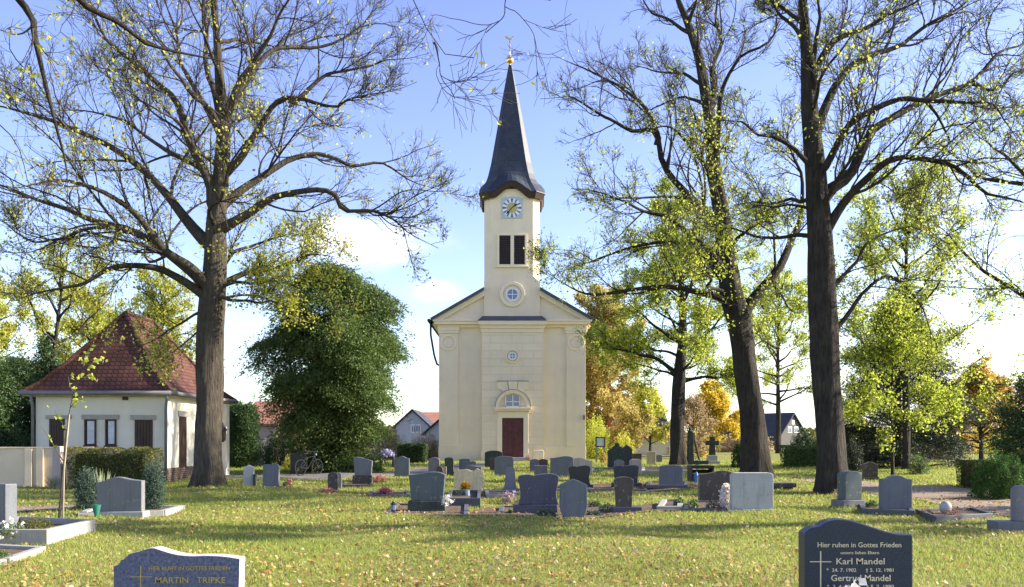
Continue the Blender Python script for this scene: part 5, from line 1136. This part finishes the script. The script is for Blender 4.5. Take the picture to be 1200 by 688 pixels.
def stele():
    Y = 51; x = hp(809, Y); r = thing('stone_pillar', (x, Y, -.03), 'tall slender dark stone pillar with small pointed cap', 'pillar')
    zt = hz_(500, Y); m = MB(); m.box(-.2, .2, -.2, .2, 0, zt - .3)
    for v in m.bm.verts:
        if v.co.z > 1: v.co.x *= .72; v.co.y *= .72
    m.build('shaft', GS['green'], r, .02); m = MB(); m.lathe(0, 0, [(.17, zt - .3), (.19, zt - .24), (.1, zt - .16), (.12, zt - .08), (.02, zt)], 10); m.build('cap', GS['green'], r)
    r = thing('leaning_post', (hp(821, Y), Y, 0), 'thin dark wooden posts leaning against the stone pillar', 'post')
    m = MB(); m.tube([(0, 0, 0), (-.42, .05, hz_(509, Y))], .07, 8); m.build('post', M['wood_dark'], r); m = MB(); m.box(-.55, -.36, -.06, .06, hz_(521, Y), hz_(509, Y) + .1); m.build('board', M['wood_dark'], r, .01)
    m = MB(); m.lathe(hp(817, 50), 50, [(.12, 0), (.13, .05), (.13, .3), (.1, .34)], 14); m.tube([(hp(817, 50) + .1, 50, .1), (hp(817, 50) + .34, 50, .36)], .02, 6); m.ring(hp(817, 50), .36, .1, .13, 49.98, 50.02, 14, 0, PI)
    tag(m.build('watering_can', plain('green_plastic', (.02, .16, .06), .4, .1), None), 'green plastic watering can standing by the leaning posts', 'watering can')
    Y = 52; x = hp(834.5, Y); r = thing('stone_cross', (x, Y, -.03), 'large dark stone cross on a pale stepped base', 'cross'); s_ = Y / 1000
    m = MB(); m.box(-.42, .42, -.3, .3, 0, .28); m.box(-.3, .3, -.22, .22, .28, .62); m.build('base', GS['pale'], r, .02)
    z = lambda py: hz_(py, Y); w_ = .155
    m = MB(); m.prism([(-w_ * 1.3, .6), (w_ * 1.3, .6), (w_, z(521)), (.40, z(521.5)), (.40, z(515.8)), (w_, z(516)), (w_, z(511)), (-w_, z(511)), (-w_, z(516)), (-.40, z(515.8)), (-.40, z(521.5)), (-w_, z(521))], -.12, .12); m.build('cross', GS['green'], r, .02)
    Y = 30.5; x0, x1 = hp(810, Y), hp(837, Y); r = thing('open_box', ((x0 + x1) / 2, Y, -.02), 'dark open-fronted wooden compost box among the headstones', 'box'); h = hz_(545, Y)
    a = (x1 - x0) / 2
    for q in ((-a, -a + .05, 0, .7), (a - .05, a, 0, .7)): m = MB(); m.box(q[0], q[1], q[2], q[3], 0, h - .1); m.build('side_panel', M['wood_dark'], r, .006)
    m = MB()
    for i in range(5): m.box(-a + .05, a - .05, .66, .7, .04 + i * .16, .17 + i * .16)
    m.build('back_boards', M['wood_dark'], r); m = MB(); m.box(-a, a, -.04, .74, h - .1, h); m.build('lid', M['black'], r, .01)
    m = MB(); m.box(-a + .05, a - .05, 0, .04, .0, .3); m.build('front_board', M['wood_dark'], r, .006)
    m = MB(); m.lathe(hp(816, 30.2), 30.2, [(.07, 0), (.08, .3), (.05, .36), (.03, .42)], 12); tag(m.build('bottle', plain('blue_plastic', (.05, .16, .4), .35, .1), None), 'small blue plastic bottle at the foot of the compost box', 'bottle')
    # low dark stone seat beside the forked lime
    Y = CY(577); x = hp(919, Y); r = thing('stone_bench', (x, Y, -.02), 'rough dark stone bench slab beside the forked lime', 'bench')
    m = MB(); m.box(-.36, .36, -.05, .4, .17, .3); m.build('seat', GS['brown'], r, .02)
    for s in (-.2, .16): m = MB(); m.box(s - .09, s + .11, 0, .34, 0, .17); m.build('leg', GS['brown'], r, .015)
    # pillar shrine behind
    Y = 50; x = hp(303.5, Y); r = thing('pillar_shrine', (x, Y, 0), 'pale pillar shrine with dark arched niche near the barn', 'shrine')
    m = MB(); m.box(-.24, .24, 0, .44, 0, hz_(515, Y)); m.build('shaft', M['wall'], r, .02); m = MB(); m.prism([(-.13, .5), (.13, .5), (.13, 1.05)] + arc(0, 1.05, .13, .13, 0, 180, 8), -.012, .05); m.build('niche', M['black'], r)  # niche is a black panel on the shaft, its inner shade painted
    m = MB(); m.box(-.3, .3, -.05, .5, hz_(515, Y), hz_(515, Y) + .08); m.build('cap', M['lintel'], r, .01)
    # notice board
    Y = 57; x = hp(703.5, Y); r = thing('notice_board', (x, Y, 0), 'brown framed notice board on two posts beside the church corner', 'notice board')
    for s in (-.27, .27): m = MB(); m.box(s - .045, s + .045, 0, .09, 0, hz_(523, Y)); m.build('post', M['wood'], r)
    m = MB(); z0, z1 = hz_(524, Y), hz_(512, Y); m.box(-.33, .33, -.03, .05, z0, z0 + .08); m.box(-.33, .33, -.03, .05, z1 - .08, z1); m.box(-.33, -.25, -.03, .05, z0 + .08, z1 - .08); m.box(.25, .33, -.03, .05, z0 + .08, z1 - .08); m.build('frame', M['door_red'], r, .01)
    m = MB(); m.box(-.25, .25, .0, .03, z0 + .08, z1 - .08); m.build('sheet', plain('poster_paper', (.55, .62, .66), .7, .3, 3), r)
stele()
# --- the two headstones in front, with inscriptions
def text_obj(txt, x, z, size, mat, parent, y=-.002, width=None, align='CENTER', name='inscription', shear=0.):
    cu = bpy.data.curves.new('lettering', 'FONT'); cu.body = txt; cu.size = size; cu.align_x = align; cu.extrude = .0015; cu.shear = shear; cu.resolution_u = 3; cu.offset = size * .006
    o = bpy.data.objects.new('lettering', cu); COL.objects.link(o); dg = bpy.context.evaluated_depsgraph_get(); me = bpy.data.meshes.new_from_object(o.evaluated_get(dg)); bpy.data.objects.remove(o); me.name = name
    xs = [v.co.x for v in me.vertices]; w0 = max(xs) - min(xs); k = 1 if width is None else width / w0
    me.transform(Matrix.Rotation(R(90), 4, 'X') @ Matrix.Diagonal((k, 1, 1, 1)))
    q = link(name, me, mat, parent); q.location = (x, y, z); me.materials.clear(); me.materials.append(mat); return q
M['gilt'] = plain('gilt_lettering', (.66, .58, .38), .45, .1, bump=0)
M['gilt_dark'] = plain('old_gold_lettering', (.46, .34, .10), .4, .1, metal=.3, bump=0)
def front_stone(name, label, Y, pts, bot, t, mat, lines, gm, crossv, crossh, side=None, bevel=.011):
    xc = sum(p[0] for p in pts) / len(pts); x = hp(xc, Y); r = thing(name, (x, Y, -.05), label, 'gravestone', 'gravestones on the churchyard lawn')
    f = lambda px, py: ((px - 600) / 1000 * Y - x, 1.6 + (514 - py) / 1000 * Y + .05)
    tl = smooth_line(np.array([(a, 0, b) for a, b in pts]), 40)
    P = [f(a, c) for a, _, c in tl]; P = [f(pts[0][0], bot)] + P + [f(pts[-1][0] - (2 if side else 0), bot)]
    m = MB(); m.prism([(a, max(0, z)) for a, z in P], 0, t); o = m.build('slab', mat if not side else [mat, side], r, bevel if not side else .004)
    if side:
        for p in o.data.polygons: p.material_index = 0 if p.normal.y < -.7 else 1
    for tx, px0, px1, py, h in lines:
        (a, z), (b, _) = f(px0, py), f(px1, py); text_obj(tx, (a + b) / 2, z, h / 1000 * Y / .7, gm, r, width=b - a)
    m = MB(); (a, z0), (_, z1) = f(crossv[0], crossv[2]), f(crossv[0], crossv[1]); hw = crossv[3] / 2000 * Y; m.box(a - hw, a + hw, -.004, .01, z0, z1); (a, z), (b, _) = f(crossh[0], crossh[2]), f(crossh[1], crossh[2]); m.box(a, b, -.0042, .011, z - hw * .7, z + hw * .7); m.build('engraved_cross', gm, r)
    return r
GS['front_dark'] = stone('polished_speckled_granite', (.022, .033, .062), .85, .35, 85, 0, .03)
GS['front_violet'] = stone('violet_blue_gneiss', (.10, .115, .20), .7, .42, 40, 0, .12)
GS['sawn'] = stone('sawn_pale_edge', (.46, .42, .41), .2, .9, 60, .1)
front_stone('gravestone', 'polished dark blue granite headstone with gilt script and white blooms', 7.3,
            [(943, 625), (950, 620), (957, 617.5), (963, 616.5), (966, 614), (972, 610.8), (981, 609), (990, 609), (999, 610.3), (1012, 614), (1027, 619), (1042.5, 623.7), (1057, 626.3), (1070, 626.5)], 735, .17, GS['front_dark'],
            [('Hier ruhen in Gottes Frieden', 958, 1056, 641.3, 5.8), ('unsere lieben Eltern', 985, 1030, 649.4, 3.6), ('Karl Mandel', 980, 1036.5, 661.2, 7.2), ('*  24. 7. 1902      † 5. 12. 1981', 969, 1047.5, 670, 4), ('Gertrud Mandel', 974, 1043.5, 680.8, 7.2), ('*  3. 4. 1908      † 5. 2. 1990', 969, 1047.5, 689.3, 4)],
            M['gilt'], (961.6, 646, 705, 1.3), (949, 974, 658.3))
front_stone('gravestone', 'violet-blue gneiss headstone with pale sawn edge and gold cross', 7.05,
            [(133, 664), (137, 662.5), (140, 660), (141, 656.8), (146, 655), (148.3, 653), (149.5, 650), (160, 647), (178, 642.3), (189, 645), (205, 649.6), (223, 651.7), (243, 651.3), (263, 652.3), (281, 655)], 730, .145, GS['front_violet'],
            [('HIER RUHT IN GOTTES FRIEDEN', 174.5, 269.5, 668.3, 4.6), ('MARTIN   TRIPKE', 182, 264, 683.2, 7), ('* 12. 3. 1925    † 4. 9. 2003', 184, 262, 693, 4)],
            M['gilt_dark'], (165, 663, 700, 1.2), (153, 178, 676), side=GS['sawn'])

# ------------------------------------------------------------------ grave kerbs, soil, plants and flowers
def kerb(label, corners, mat, h=.09, w_=.1, soil=True, cat='grave kerb'):
    """corners: four picture points on the ground"""
    pts = [np.array(g2(*c)) if len(c) == 2 else np.array(c[:2]) for c in corners]; c = sum(pts) / 4; gz = float(gh(c[0], c[1]))
    r = thing('grave_kerb', (c[0], c[1], gz - .03), label, cat, 'kerbed grave plots'); q = [p - c for p in pts]
    for i in range(4):
        a, b = q[i], q[(i + 1) % 4]; d = (b - a) / np.linalg.norm(b - a); nrm = np.array([-d[1], d[0]]) 
        if np.dot(nrm, -(a + b) / 2) < 0: nrm = -nrm
        a2, b2 = a + d * (w_ if i % 2 else 0.), b - d * (w_ if i % 2 else 0.)
        m = MB(); m.prism([tuple(a2), tuple(b2), tuple(b2 + nrm * w_), tuple(a2 + nrm * w_)], 0, h + .03 + (.002 if i % 2 else 0), 'z'); m.build('kerb_stone', M[mat], r, .008)
    if soil:
        m = MB(); m.prism([tuple(p * .97) for p in q], 0, h * .55 + .03, 'z'); m.build('soil', M['soil'], r)
    MASK.append([tuple(p) for p in pts]); return r
kerb('pale kerb frame of the grave with two dwarf conifers', [(91, 607), (192, 604), (217, 597), (108, 598.5)], 'kerb', .1, .12)
kerb('concrete kerb frame holding bronze heather by the picture edge', [(-45, 641), (55, 641), (112, 627), (20, 622)], 'kerb', .2, .09)
kerb('lower rough kerb frame with fresh green planting at the picture edge', [(-60, 670), (8, 664), (54, 648), (-20, 644)], 'kerb', .1, .1)
kerb('dark granite kerb around the large blue-green headstone', [(450, 607), (549, 607), (549, 593), (463, 593)], 'kerb_dark', .09, .1)
kerb('brown stone trough kerb before the sandstone boulder', [(524, 594), (563, 594), (563, 583), (527, 583)], 'kerb_dark', .2, .08)
kerb('dark kerb of the two-part purple headstone', [(583, 604.5), (653, 604.5), (652, 594), (586, 594)], 'kerb_dark', .08, .1)
kerb('light-topped stone kerb corner beside the brown wave-top headstone', [(770, 600.5), (800, 600.5), (800, 591), (776, 591)], 'kerb', .12, .12)
kerb('kerb plot planted in front of the wave-top headstone', [(800, 602), (852, 602), (852, 592), (806, 592)], 'kerb_dark', .07, .1)
kerb('low dark kerb with red heather beside the gravel path', [(1097, 609), (1164, 605), (1140, 598), (1072, 600)], 'kerb_dark', .09, .07)
kerb('dark kerb in front of the blue-grey wavy headstone', [(757, 573), (806, 573), (806, 568), (760, 568)], 'kerb_dark', .08, .12)
kerb('kerbed plot behind the pink cushion of flowers', [(430, 580), (481, 580), (478, 575), (436, 575)], 'kerb_dark', .05, .1)
kerb('long dark kerb in the row under the two-part dark headstone', [(690, 574), (758, 574), (758, 569.5), (694, 569.5)], 'kerb_dark', .06, .1)
kerb('kerbed strip at the foot of the black granite headstone', [(641, 575), (692, 575), (692, 571), (641, 571)], 'kerb_dark', .06, .1)
kerb('dark kerb under the slanted pale grey headstone', [(400, 569.5), (437, 569.5), (437, 564), (404, 564)], 'kerb_dark', .06, .1)
kerb('kerbed plot between the twin granite headstones', [(1010, 601), (1072, 603), (1068, 595), (1006, 594)], 'kerb_dark', .07, .1)
kerb('sunken kerb beneath the mossy dark monument', [(690, 553), (745, 553), (745, 549), (694, 549)], 'kerb', .06, .15)
kerb('kerbed bed in front of the slim brownish headstone', [(570, 583), (606, 583), (604, 577), (568, 577)], 'kerb', .07, .1)
kerb('long pale kerb behind the smooth blue-grey headstone', [(752, 556), (815, 556), (815, 551), (752, 551)], 'kerb', .2, .15)
rn = np.random.default_rng(61)
def clump(name, label, px, base, wpx, hpx, leaf, n, size, petal=None, pn=0, psize=.05, cat='plant', Y=None, upright=False, z=0., group=None):
    Yc = CY(base) if Y is None else Y; s_ = Yc / 1000; x = hp(px, Yc); hw = wpx * s_ / 2; h = hpx * s_; z0 = float(gh(x, Yc)) + z
    t = thing(name, (x, Yc, z0), label, cat, group)
    if upright:
        a = rn.uniform(0, 2 * PI, n); tl = rn.uniform(.05, 1, n) ** .7; ln = h * rn.uniform(.75, 1.05, n); s = np.linspace(0, 1, 4)[None, :, None]
        d = np.stack([np.cos(a) * tl * hw, np.sin(a) * tl * hw, ln], -1)[:, None]; pts = s * d; pts[..., 2] -= .25 * h * (s[..., 0] ** 2) * tl[:, None] ** 2
        v, f = tubes(pts, size * (1 - s[..., 0] * .92) * np.ones((n, 1)), 3); link('leaves', np_mesh('leaves', v, f, np.repeat(rn.uniform(0, 1, n), len(f) // n)), M[leaf], t)
    else:
        v = unit(rn.normal(size=(n, 3))); v[:, 2] = np.abs(v[:, 2]); rr = rn.uniform(.35, 1, n) ** .4 * (1 + .15 * np.sin(np.arctan2(v[:, 1], v[:, 0]) * 5)); p = v * rr[:, None] * [hw, min(hw, .5), h]
        vv, ff = leaf_arrays(p, size, rn, .6); link('leaves', np_mesh('leaves', vv, ff, rn.uniform(0, 1, n)), M[leaf], t)
        k = 12; c = v[:k] * [hw * .7, min(hw, .5) * .7, h * .8]; s = np.linspace(0, 1, 4)[None, :, None]; vv, ff = tubes(s * c[:, None], .006 * np.ones((k, 4)), 3); link('stems', np_mesh('stems', vv, ff), M['twig'], t)
    if petal:
        v = unit(rn.normal(size=(pn, 3))); v[:, 2] = np.abs(v[:, 2]) * 1.1 + .1; c = v * [hw * .95, min(hw, .5) * .95, h]
        p = np.repeat(c, 9, 0) + rn.normal(size=(pn * 9, 3)) * psize * .35; vv, ff = leaf_arrays(p, psize * .8, rn, .9); link('blossom', np_mesh('blossom', vv, ff, rn.uniform(0, 1, len(ff))), M[petal], t)
    return t
clump('flowers', 'pink flowers at the foot of the small arched brown headstone', 383, 578.5, 22, 4, 'lf_plant', 160, .05, 'pet_pink', 26, .05, 'flowers')
clump('flowers', 'white and pink flowers beside the blue-grey one-cornered headstone', 337, 575, 12, 9, 'lf_plant', 160, .05, 'pet_pink', 14, .06, 'flowers')
clump('flowers', 'salmon pink flowers beside the slanted pale grey headstone', 446, 566, 20, 7, 'lf_plant', 220, .06, 'pet_pink', 40, .06, 'flowers')
clump('flowers', 'low round cushion of deep pink flowers in the open lawn', 452, 578, 16, 6.5, 'lf_plant', 200, .05, 'pet_pink', 60, .06, 'flowers')
clump('flowers', 'mauve and straw-coloured blooms beside the purple headstone', 596, 589, 16, 11, 'lf_lime', 200, .05, 'pet_mauve', 30, .06, 'flowers')
clump('flowers', 'yellow and russet sunflower bunch in front of the sandstone boulder', 546, 577, 11, 9, 'lf_plant', 120, .05, 'pet_yellow', 26, .07, 'flowers', Y=24.0, z=.16)
clump('flowers', 'white and crimson rose head beside the blue-green headstone', 525, 588, 9, 8, 'lf_plant', 40, .05, 'pet_white', 16, .07, 'flowers', Y=18.3, z=.2)
clump('flowers', 'big ball of blush white hydrangeas between two headstones', 852, 596, 12, 24, 'lf_plant', 150, .05, 'pet_blush', 70, .09, 'flowers', Y=18.6)
clump('flowers', 'white potted chrysanthemums at the picture edge kerb', 8, 640, 40, 17, 'lf_plant', 420, .04, 'pet_white', 11, .055, 'flowers', z=.12)
clump('flowers', 'two white blooms before the dark polished headstone', 1001, 725, 30, 38, 'lf_plant', 160, .04, 'pet_white', 14, .13, 'flowers', Y=7.12)
clump('flowers', 'violet-white flowers heaped on the low bench planter', 453.5, 541, 16, 6, 'lf_plant', 160, .08, 'pet_violet', 60, .11, 'flowers', Y=47, z=.62)
clump('potted_flowers', 'orange potted flowers at the foot of the notice board', 707, 541, 9, 10, 'lf_plant', 120, .08, 'lf_orange', 50, .1, 'flowers', Y=56)
clump('heather', 'bronze heather inside the concrete kerb', 40, 632, 42, 12, 'lf_box', 1100, .03, cat='heather', Y=13.6, z=.1)
clump('heather', 'dark red heather on the kerbed plot by the gravel path', 1116, 605, 18, 13, 'heather', 300, .03, cat='heather')
clump('heather', 'rusty heather next to the upright blue-grey headstone', 1086, 603, 14, 10, 'heather', 260, .03, cat='heather')
clump('bedding_plant', 'fresh green plant in the lower rough kerb', -4, 662, 30, 11, 'lf_plant', 400, .035, cat='plant', z=.06)
clump('ground_cover', 'blue-green creeping conifer around the shield headstone foot', 640, 606, 26, 9, 'lf_blue', 600, .04, cat='plant')
clump('ground_cover', 'blue-green creeping conifer behind the shield headstone', 697, 604, 22, 8, 'lf_blue', 500, .04, cat='plant')
clump('ground_cover', 'blue-green low juniper beside the mossy brown headstone', 712, 600, 20, 10, 'lf_blue', 500, .04, cat='plant')
clump('ground_cover', 'dark low juniper between shield and mossy brown headstones', 697, 594, 16, 8, 'lf_dark', 320, .04, cat='plant')
clump('spiky_plant', 'pale spiky yucca behind the wavy granite headstone', 119, 598, 38, 50, 'lf_pale', 70, .018, cat='yucca', Y=18.6, upright=True)
clump('spiky_plant', 'grey-green spiky plant at the foot of the boundary wall', 62, 574, 22, 18, 'lf_pale', 50, .016, cat='yucca', upright=True)
clump('bedding_plant', 'tall leafy plant in front of the wave-top headstone', 796, 596, 14, 14, 'lf_plant', 260, .05, cat='plant')
clump('bedding_plant', 'dark glossy plant in the kerbed plot before the wave-top headstone', 812, 599, 16, 13, 'lf_plant', 300, .05, cat='plant')
clump('bedding_plant', 'low grey-green cushion near the hydrangeas', 835, 600, 20, 10, 'lf_blue', 300, .045, cat='plant')
clump('bedding_plant', 'green leaves growing between the twin granite headstones', 1022, 597, 16, 10, 'lf_plant', 260, .05, cat='plant')
clump('bedding_plant', 'light green leaves under the slanted pale grey headstone', 408, 567, 14, 7, 'lf_limegreen', 200, .05, cat='plant')
clump('bedding_plant', 'green plant in the purple headstone plot', 598, 603, 8, 6, 'lf_plant', 160, .04, cat='plant')
clump('bedding_plant', 'blue-green planting in the trough before the boulder', 540, 585, 26, 5, 'lf_blue', 300, .05, cat='plant', z=.1)
clump('bedding_plant', 'yellowish twigs rising over the sandstone boulder', 556, 577, 8, 20, 'lf_lime', 160, .035, cat='plant')
clump('bedding_plant', 'low leafy edging before the two-part dark headstone', 735, 573, 30, 5, 'lf_plant', 260, .05, cat='plant')
clump('bedding_plant', 'bushy plant by the pale pinkish headstone', 704, 556, 18, 9, 'lf_plant', 260, .07, cat='plant')
clump('bedding_plant', 'sedge tuft at the foot of the tall straight lime', 986, 584, 24, 13, 'lf_dry', 420, .04, cat='plant')
clump('bedding_plant', 'dry climbing stems on the church wall by the door', 624, 541, 18, 20, 'lf_dry', 50, .05, cat='plant', Y=61.5)
clump('bedding_plant', 'russet pot plant on the church doorstep', 618, 540, 6, 6, 'heather', 100, .08, cat='plant', Y=61.2)
def grave_bits():
    Y = CY(640); 
    m = MB(); m.lathe(hp(8, 13), 13, [(.05, 0), (.07, .02), (.085, .2), (.09, .22)], 14); tag(m.build('grave_vase', M['black'], None), 'dark vase holding white chrysanthemums at the picture edge kerb', 'vase')
    Y = CY(608); m = MB(); m.lathe(hp(113, Y), Y, [(.02, 0), (.035, .05), (.07, .2), (.085, .28), (.07, .28)][::1], 14); tag(m.build('grave_vase', plain('green_vase', (.03, .16, .12), .4, .1), None), 'green cone vase standing upside down before the dwarf conifer', 'vase')
    Y = CY(586); m = MB(); m.lathe(hp(548, Y), Y, [(.05, 0), (.055, .02), (.05, .25), (.06, .27)], 14); tag(m.build('grave_vase', plain('pale_vase', (.4, .46, .52), .4, .1), None), 'pale blue-grey vase under the sunflower bunch', 'vase')
    for px, py, lb in ((461, 603, 'small black grave lantern on the dark granite kerb'), (640, 602, 'dark grave lantern before the purple headstone'), (565, 575, 'slim dark lantern beside the sandstone boulder')):
        Y = CY(py); x = hp(px, Y); r = thing('grave_lantern', (x, Y, float(gh(x, Y)) + .02), lb, 'lantern')
        m = MB(); m.lathe(0, 0, [(.06, 0), (.06, .03), (.045, .04), (.045, .16), (.065, .17), (.03, .21), (.01, .23)], 8); m.build('housing', M['black'], r)
        m = MB(); m.lathe(0, 0, [(.047, .05), (.05, .06), (.05, .15), (.047, .155)], 8); m.build('glass', M['glass'], r)
    Y = CY(603); m = MB(); m.lathe(hp(1108, Y), Y, [(.04, .02), (.1, .06), (.12, .14), (.11, .21), (.07, .27), (.01, .29)], 16); tag(m.build('stone_globe', GS['pale'], None, smooth=True), 'pale greenish stone globe on the heather plot', 'ornament')
    Y = 47; x = hp(453.5, Y); r = thing('planter_bench', (x, Y, 0), 'dark low bench carrying heaped violet-white flowers', 'bench')
    m = MB(); m.box(-.4, .4, -.2, .2, .52, .62); m.build('top', M['wood_dark'], r, .01)
    for s in (-.34, .34): m = MB(); m.box(s - .04, s + .04, -.18, .18, 0, .52); m.build('leg', M['wood_dark'], r)
    for px, py, top, lb in ((521.5, 580, 547, 'thin pale wooden post beside the small dark red headstone'),): 
        Y = 32.5; m = MB(); m.box(hp(px, Y) - .05, hp(px, Y) + .05, Y, Y + .1, 0, hz_(top, Y)); tag(m.build('wooden_post', M['wood'], None, .008), lb, 'post')
grave_bits()
def sapling():
    Y = 15.4; x = hp(70, Y); r = thing('sapling', (x, Y, 0), 'thin young tree tied to stakes in front of the chapel', 'tree'); o = np.array([x, Y, 0])
    P = lambda px, py, d=0: np.array(PT(px, py, Y + d)) - o
    st = smooth_line([P(68, 617), P(72, 570), P(77, 520), P(80, 490), (P(84, 470)), P(88, 455), P(95, 440), P(100, 428), P(107, 415)], 20)
    v, f = tubes(st[None], np.linspace(.016, .004, 20)[None], 8); link('trunk', np_mesh('trunk', v, f, smooth=True), M['bark_lime'], r)
    for a, b in (((73.5, 618), (76, 505)), ((69, 616), (81, 486))):
        v, f = tubes(np.stack([P(*a, .06), P((a[0] + b[0]) / 2, (a[1] + b[1]) / 2, .06), P(*b, .06)])[None], np.array([[.018, .017, .016]]), 8); link('stake', np_mesh('stake', v, f, smooth=True), M['wood'], r)
    br = [[P(78, 505), P(70, 495), P(62, 488), P(58, 480)], [P(82, 478), P(96, 470), P(108, 468)], [P(86, 460), P(76, 450), P(70, 440)], [P(92, 446), P(104, 442), P(112, 446)], [P(98, 432), P(96, 418), P(100, 405)], [P(74, 540), P(62, 510), P(57, 500)], [P(98, 430), P(110, 424), P(116, 418)]]
    L_ = np.array([smooth_line(b, 8) for b in br]); L_[:, :, 1] += np.linspace(0, 1, 8)[None] * np.array([.2, -.3, .3, -.2, .2, -.25, .1])[:, None]
    v, f = tubes(L_, np.linspace(.012, .004, 8)[None] * np.ones((len(br), 1)), 4); q = link('twigs', np_mesh('twigs', v, f), M['twig'], r)
    rg_ = np.random.default_rng(4); i = rg_.integers(0, len(br), 75); k = rg_.integers(2, 8, 75); p = L_[i, k] + rg_.normal(size=(75, 3)) * .05
    v, f = leaf_arrays(p, .085, rg_); link('foliage', np_mesh('foliage', v, f, rg_.uniform(0, 1, len(f))), M['lf_limegreen'], r)
sapling()
def bicycle():
    Y = 37; x = hp(362, Y); r = thing('bicycle', (x, Y, 0), 'black bicycle parked on its stand before the shaded headstone', 'bicycle', rz=R(62)); Rw = .34
    for s, nm in ((-.53, 'wheel'), (.53, 'wheel')):
        w_ = MB(); k = 28
        w_.tube([(s + Rw * math.cos(2 * PI * i / k), 0, Rw + .01 + Rw * math.sin(2 * PI * i / k)) for i in range(k + 1)], .026, 6); wo_ = w_.build('wheel', M['black'], r)
        m = MB()
        for i in range(14): a = PI * i / 7; m.tube([(s, .02 * (-1) ** i, Rw), (s + Rw * math.cos(a), 0, Rw + Rw * math.sin(a))], .004, 3)
        m.tube([(s, -.06, Rw), (s, .06, Rw)], .025, 8); m.build('spokes', M['black'], wo_)
    m = MB(); bb = (-.08, 0, .3); st = (-.2, 0, .78); hd = (.36, 0, .82)
    for a, b in ((bb, st), (bb, hd), (st, hd), (bb, (-.53, .05, Rw)), (st, (-.53, .05, Rw)), (bb, (-.53, -.05, Rw)), (hd, (.53, .05, Rw)), (hd, (.53, -.05, Rw)), (st, (-.24, 0, .93)), (hd, (.33, 0, 1.02))): m.tube([a, b], .018, 6)
    m.build('frame', M['black'], r)
    m = MB(); m.tube([(.2, -.28, 1.03), (.3, -.22, 1.05), (.33, 0, 1.03), (.3, .22, 1.05), (.2, .28, 1.03)], .014, 6); m.build('handlebar', M['zinc'], r)
    m = MB(); m.prism([(-.4, -.09), (-.36, .09), (-.12, .03), (-.04, .015), (-.04, -.015), (-.12, -.03)][::-1], .92, .98, 'z'); m.build('saddle', M['black'], r, .015)
    m = MB(); m.lathe(.44, 0, [(.05, .86), (.06, .9), (.04, .95)], 10); m.build('headlight', M['zinc'], r)
bicycle()

# ------------------------------------------------------------------ grass and fallen leaves
def scatter(n, rng, y0, y1, margin=4.0, pw=1.0, mask=None):
    y = y0 * (y1 / y0) ** (rng.uniform(0, 1, n) ** pw); x = rng.uniform(-1, 1, n) * (.62 * y + margin); ok = np.ones(n, bool)
    for p in (MASK if mask is None else mask): ok &= ~in_poly(x, y, p)
    return x[ok], y[ok]
def grass():
    rng = np.random.default_rng(71); x, y = scatter(400000, rng, 5.5, 60, pw=.85); n = len(x); z = gh(x, y)
    pt = .5 + .5 * np.sin(x * 1.3 + 2 * np.sin(y * .7)) * np.sin(y * 1.7 + x * .4)
    h = (.028 + .035 * rng.uniform(0, 1, n)) * (.75 + .6 * pt) * np.clip(.8 + y / 40, 1, 2.0); w_ = .004 * np.clip(y / 7, 1, 5.5)
    a = rng.uniform(0, 2 * PI, n); le = rng.normal(size=(n, 2)) * .55 * h[:, None]
    v = np.empty((n, 3, 3)); v[:, 0] = np.stack([x - np.cos(a) * w_, y - np.sin(a) * w_, z - .005], -1); v[:, 1] = np.stack([x + np.cos(a) * w_, y + np.sin(a) * w_, z - .005], -1); v[:, 2] = np.stack([x + le[:, 0], y + le[:, 1], z + h], -1)
    rnd = np.clip(.55 * rng.uniform(0, 1, n) + .45 * (.5 + .5 * np.sin(x * .8 + 1.5 * np.sin(y * .45 + 1))), 0, 1)
    tag(link('grass', np_mesh('grass', v.reshape(-1, 3), np.arange(3 * n).reshape(-1, 3), rnd), M['grass']), kind='stuff')
    x, y = scatter(98000, rng, 5.5, 60, pw=.9, mask=[PATHS['path'][0]]); pt = np.sin(x * .9 + 1.4 * np.sin(y * .6)) * np.sin(y * 1.1 + x * .5 + 1); k = rng.uniform(-1, 1, len(x)) < -.05 + .55 * pt + .6 * np.sin(x * .35 + y * .5) * np.sin(y * .33 - x * .21 + 2) ; x, y = x[k], y[k]; n = len(x)
    pos = np.stack([x, y, gh(x, y) + .018 + .03 * rng.uniform(0, 1, n)], -1)
    v, f = leaf_arrays(pos, .052 * np.clip(.9 + y / 60, 1, 1.5) * rng.uniform(.6, 1.35, n), rng, .62, up=.45)
    tag(link('fallen_leaves', np_mesh('fallen_leaves', v, f, rng.uniform(0, 1, n)), M['lf_litter']), kind='stuff')
grass()
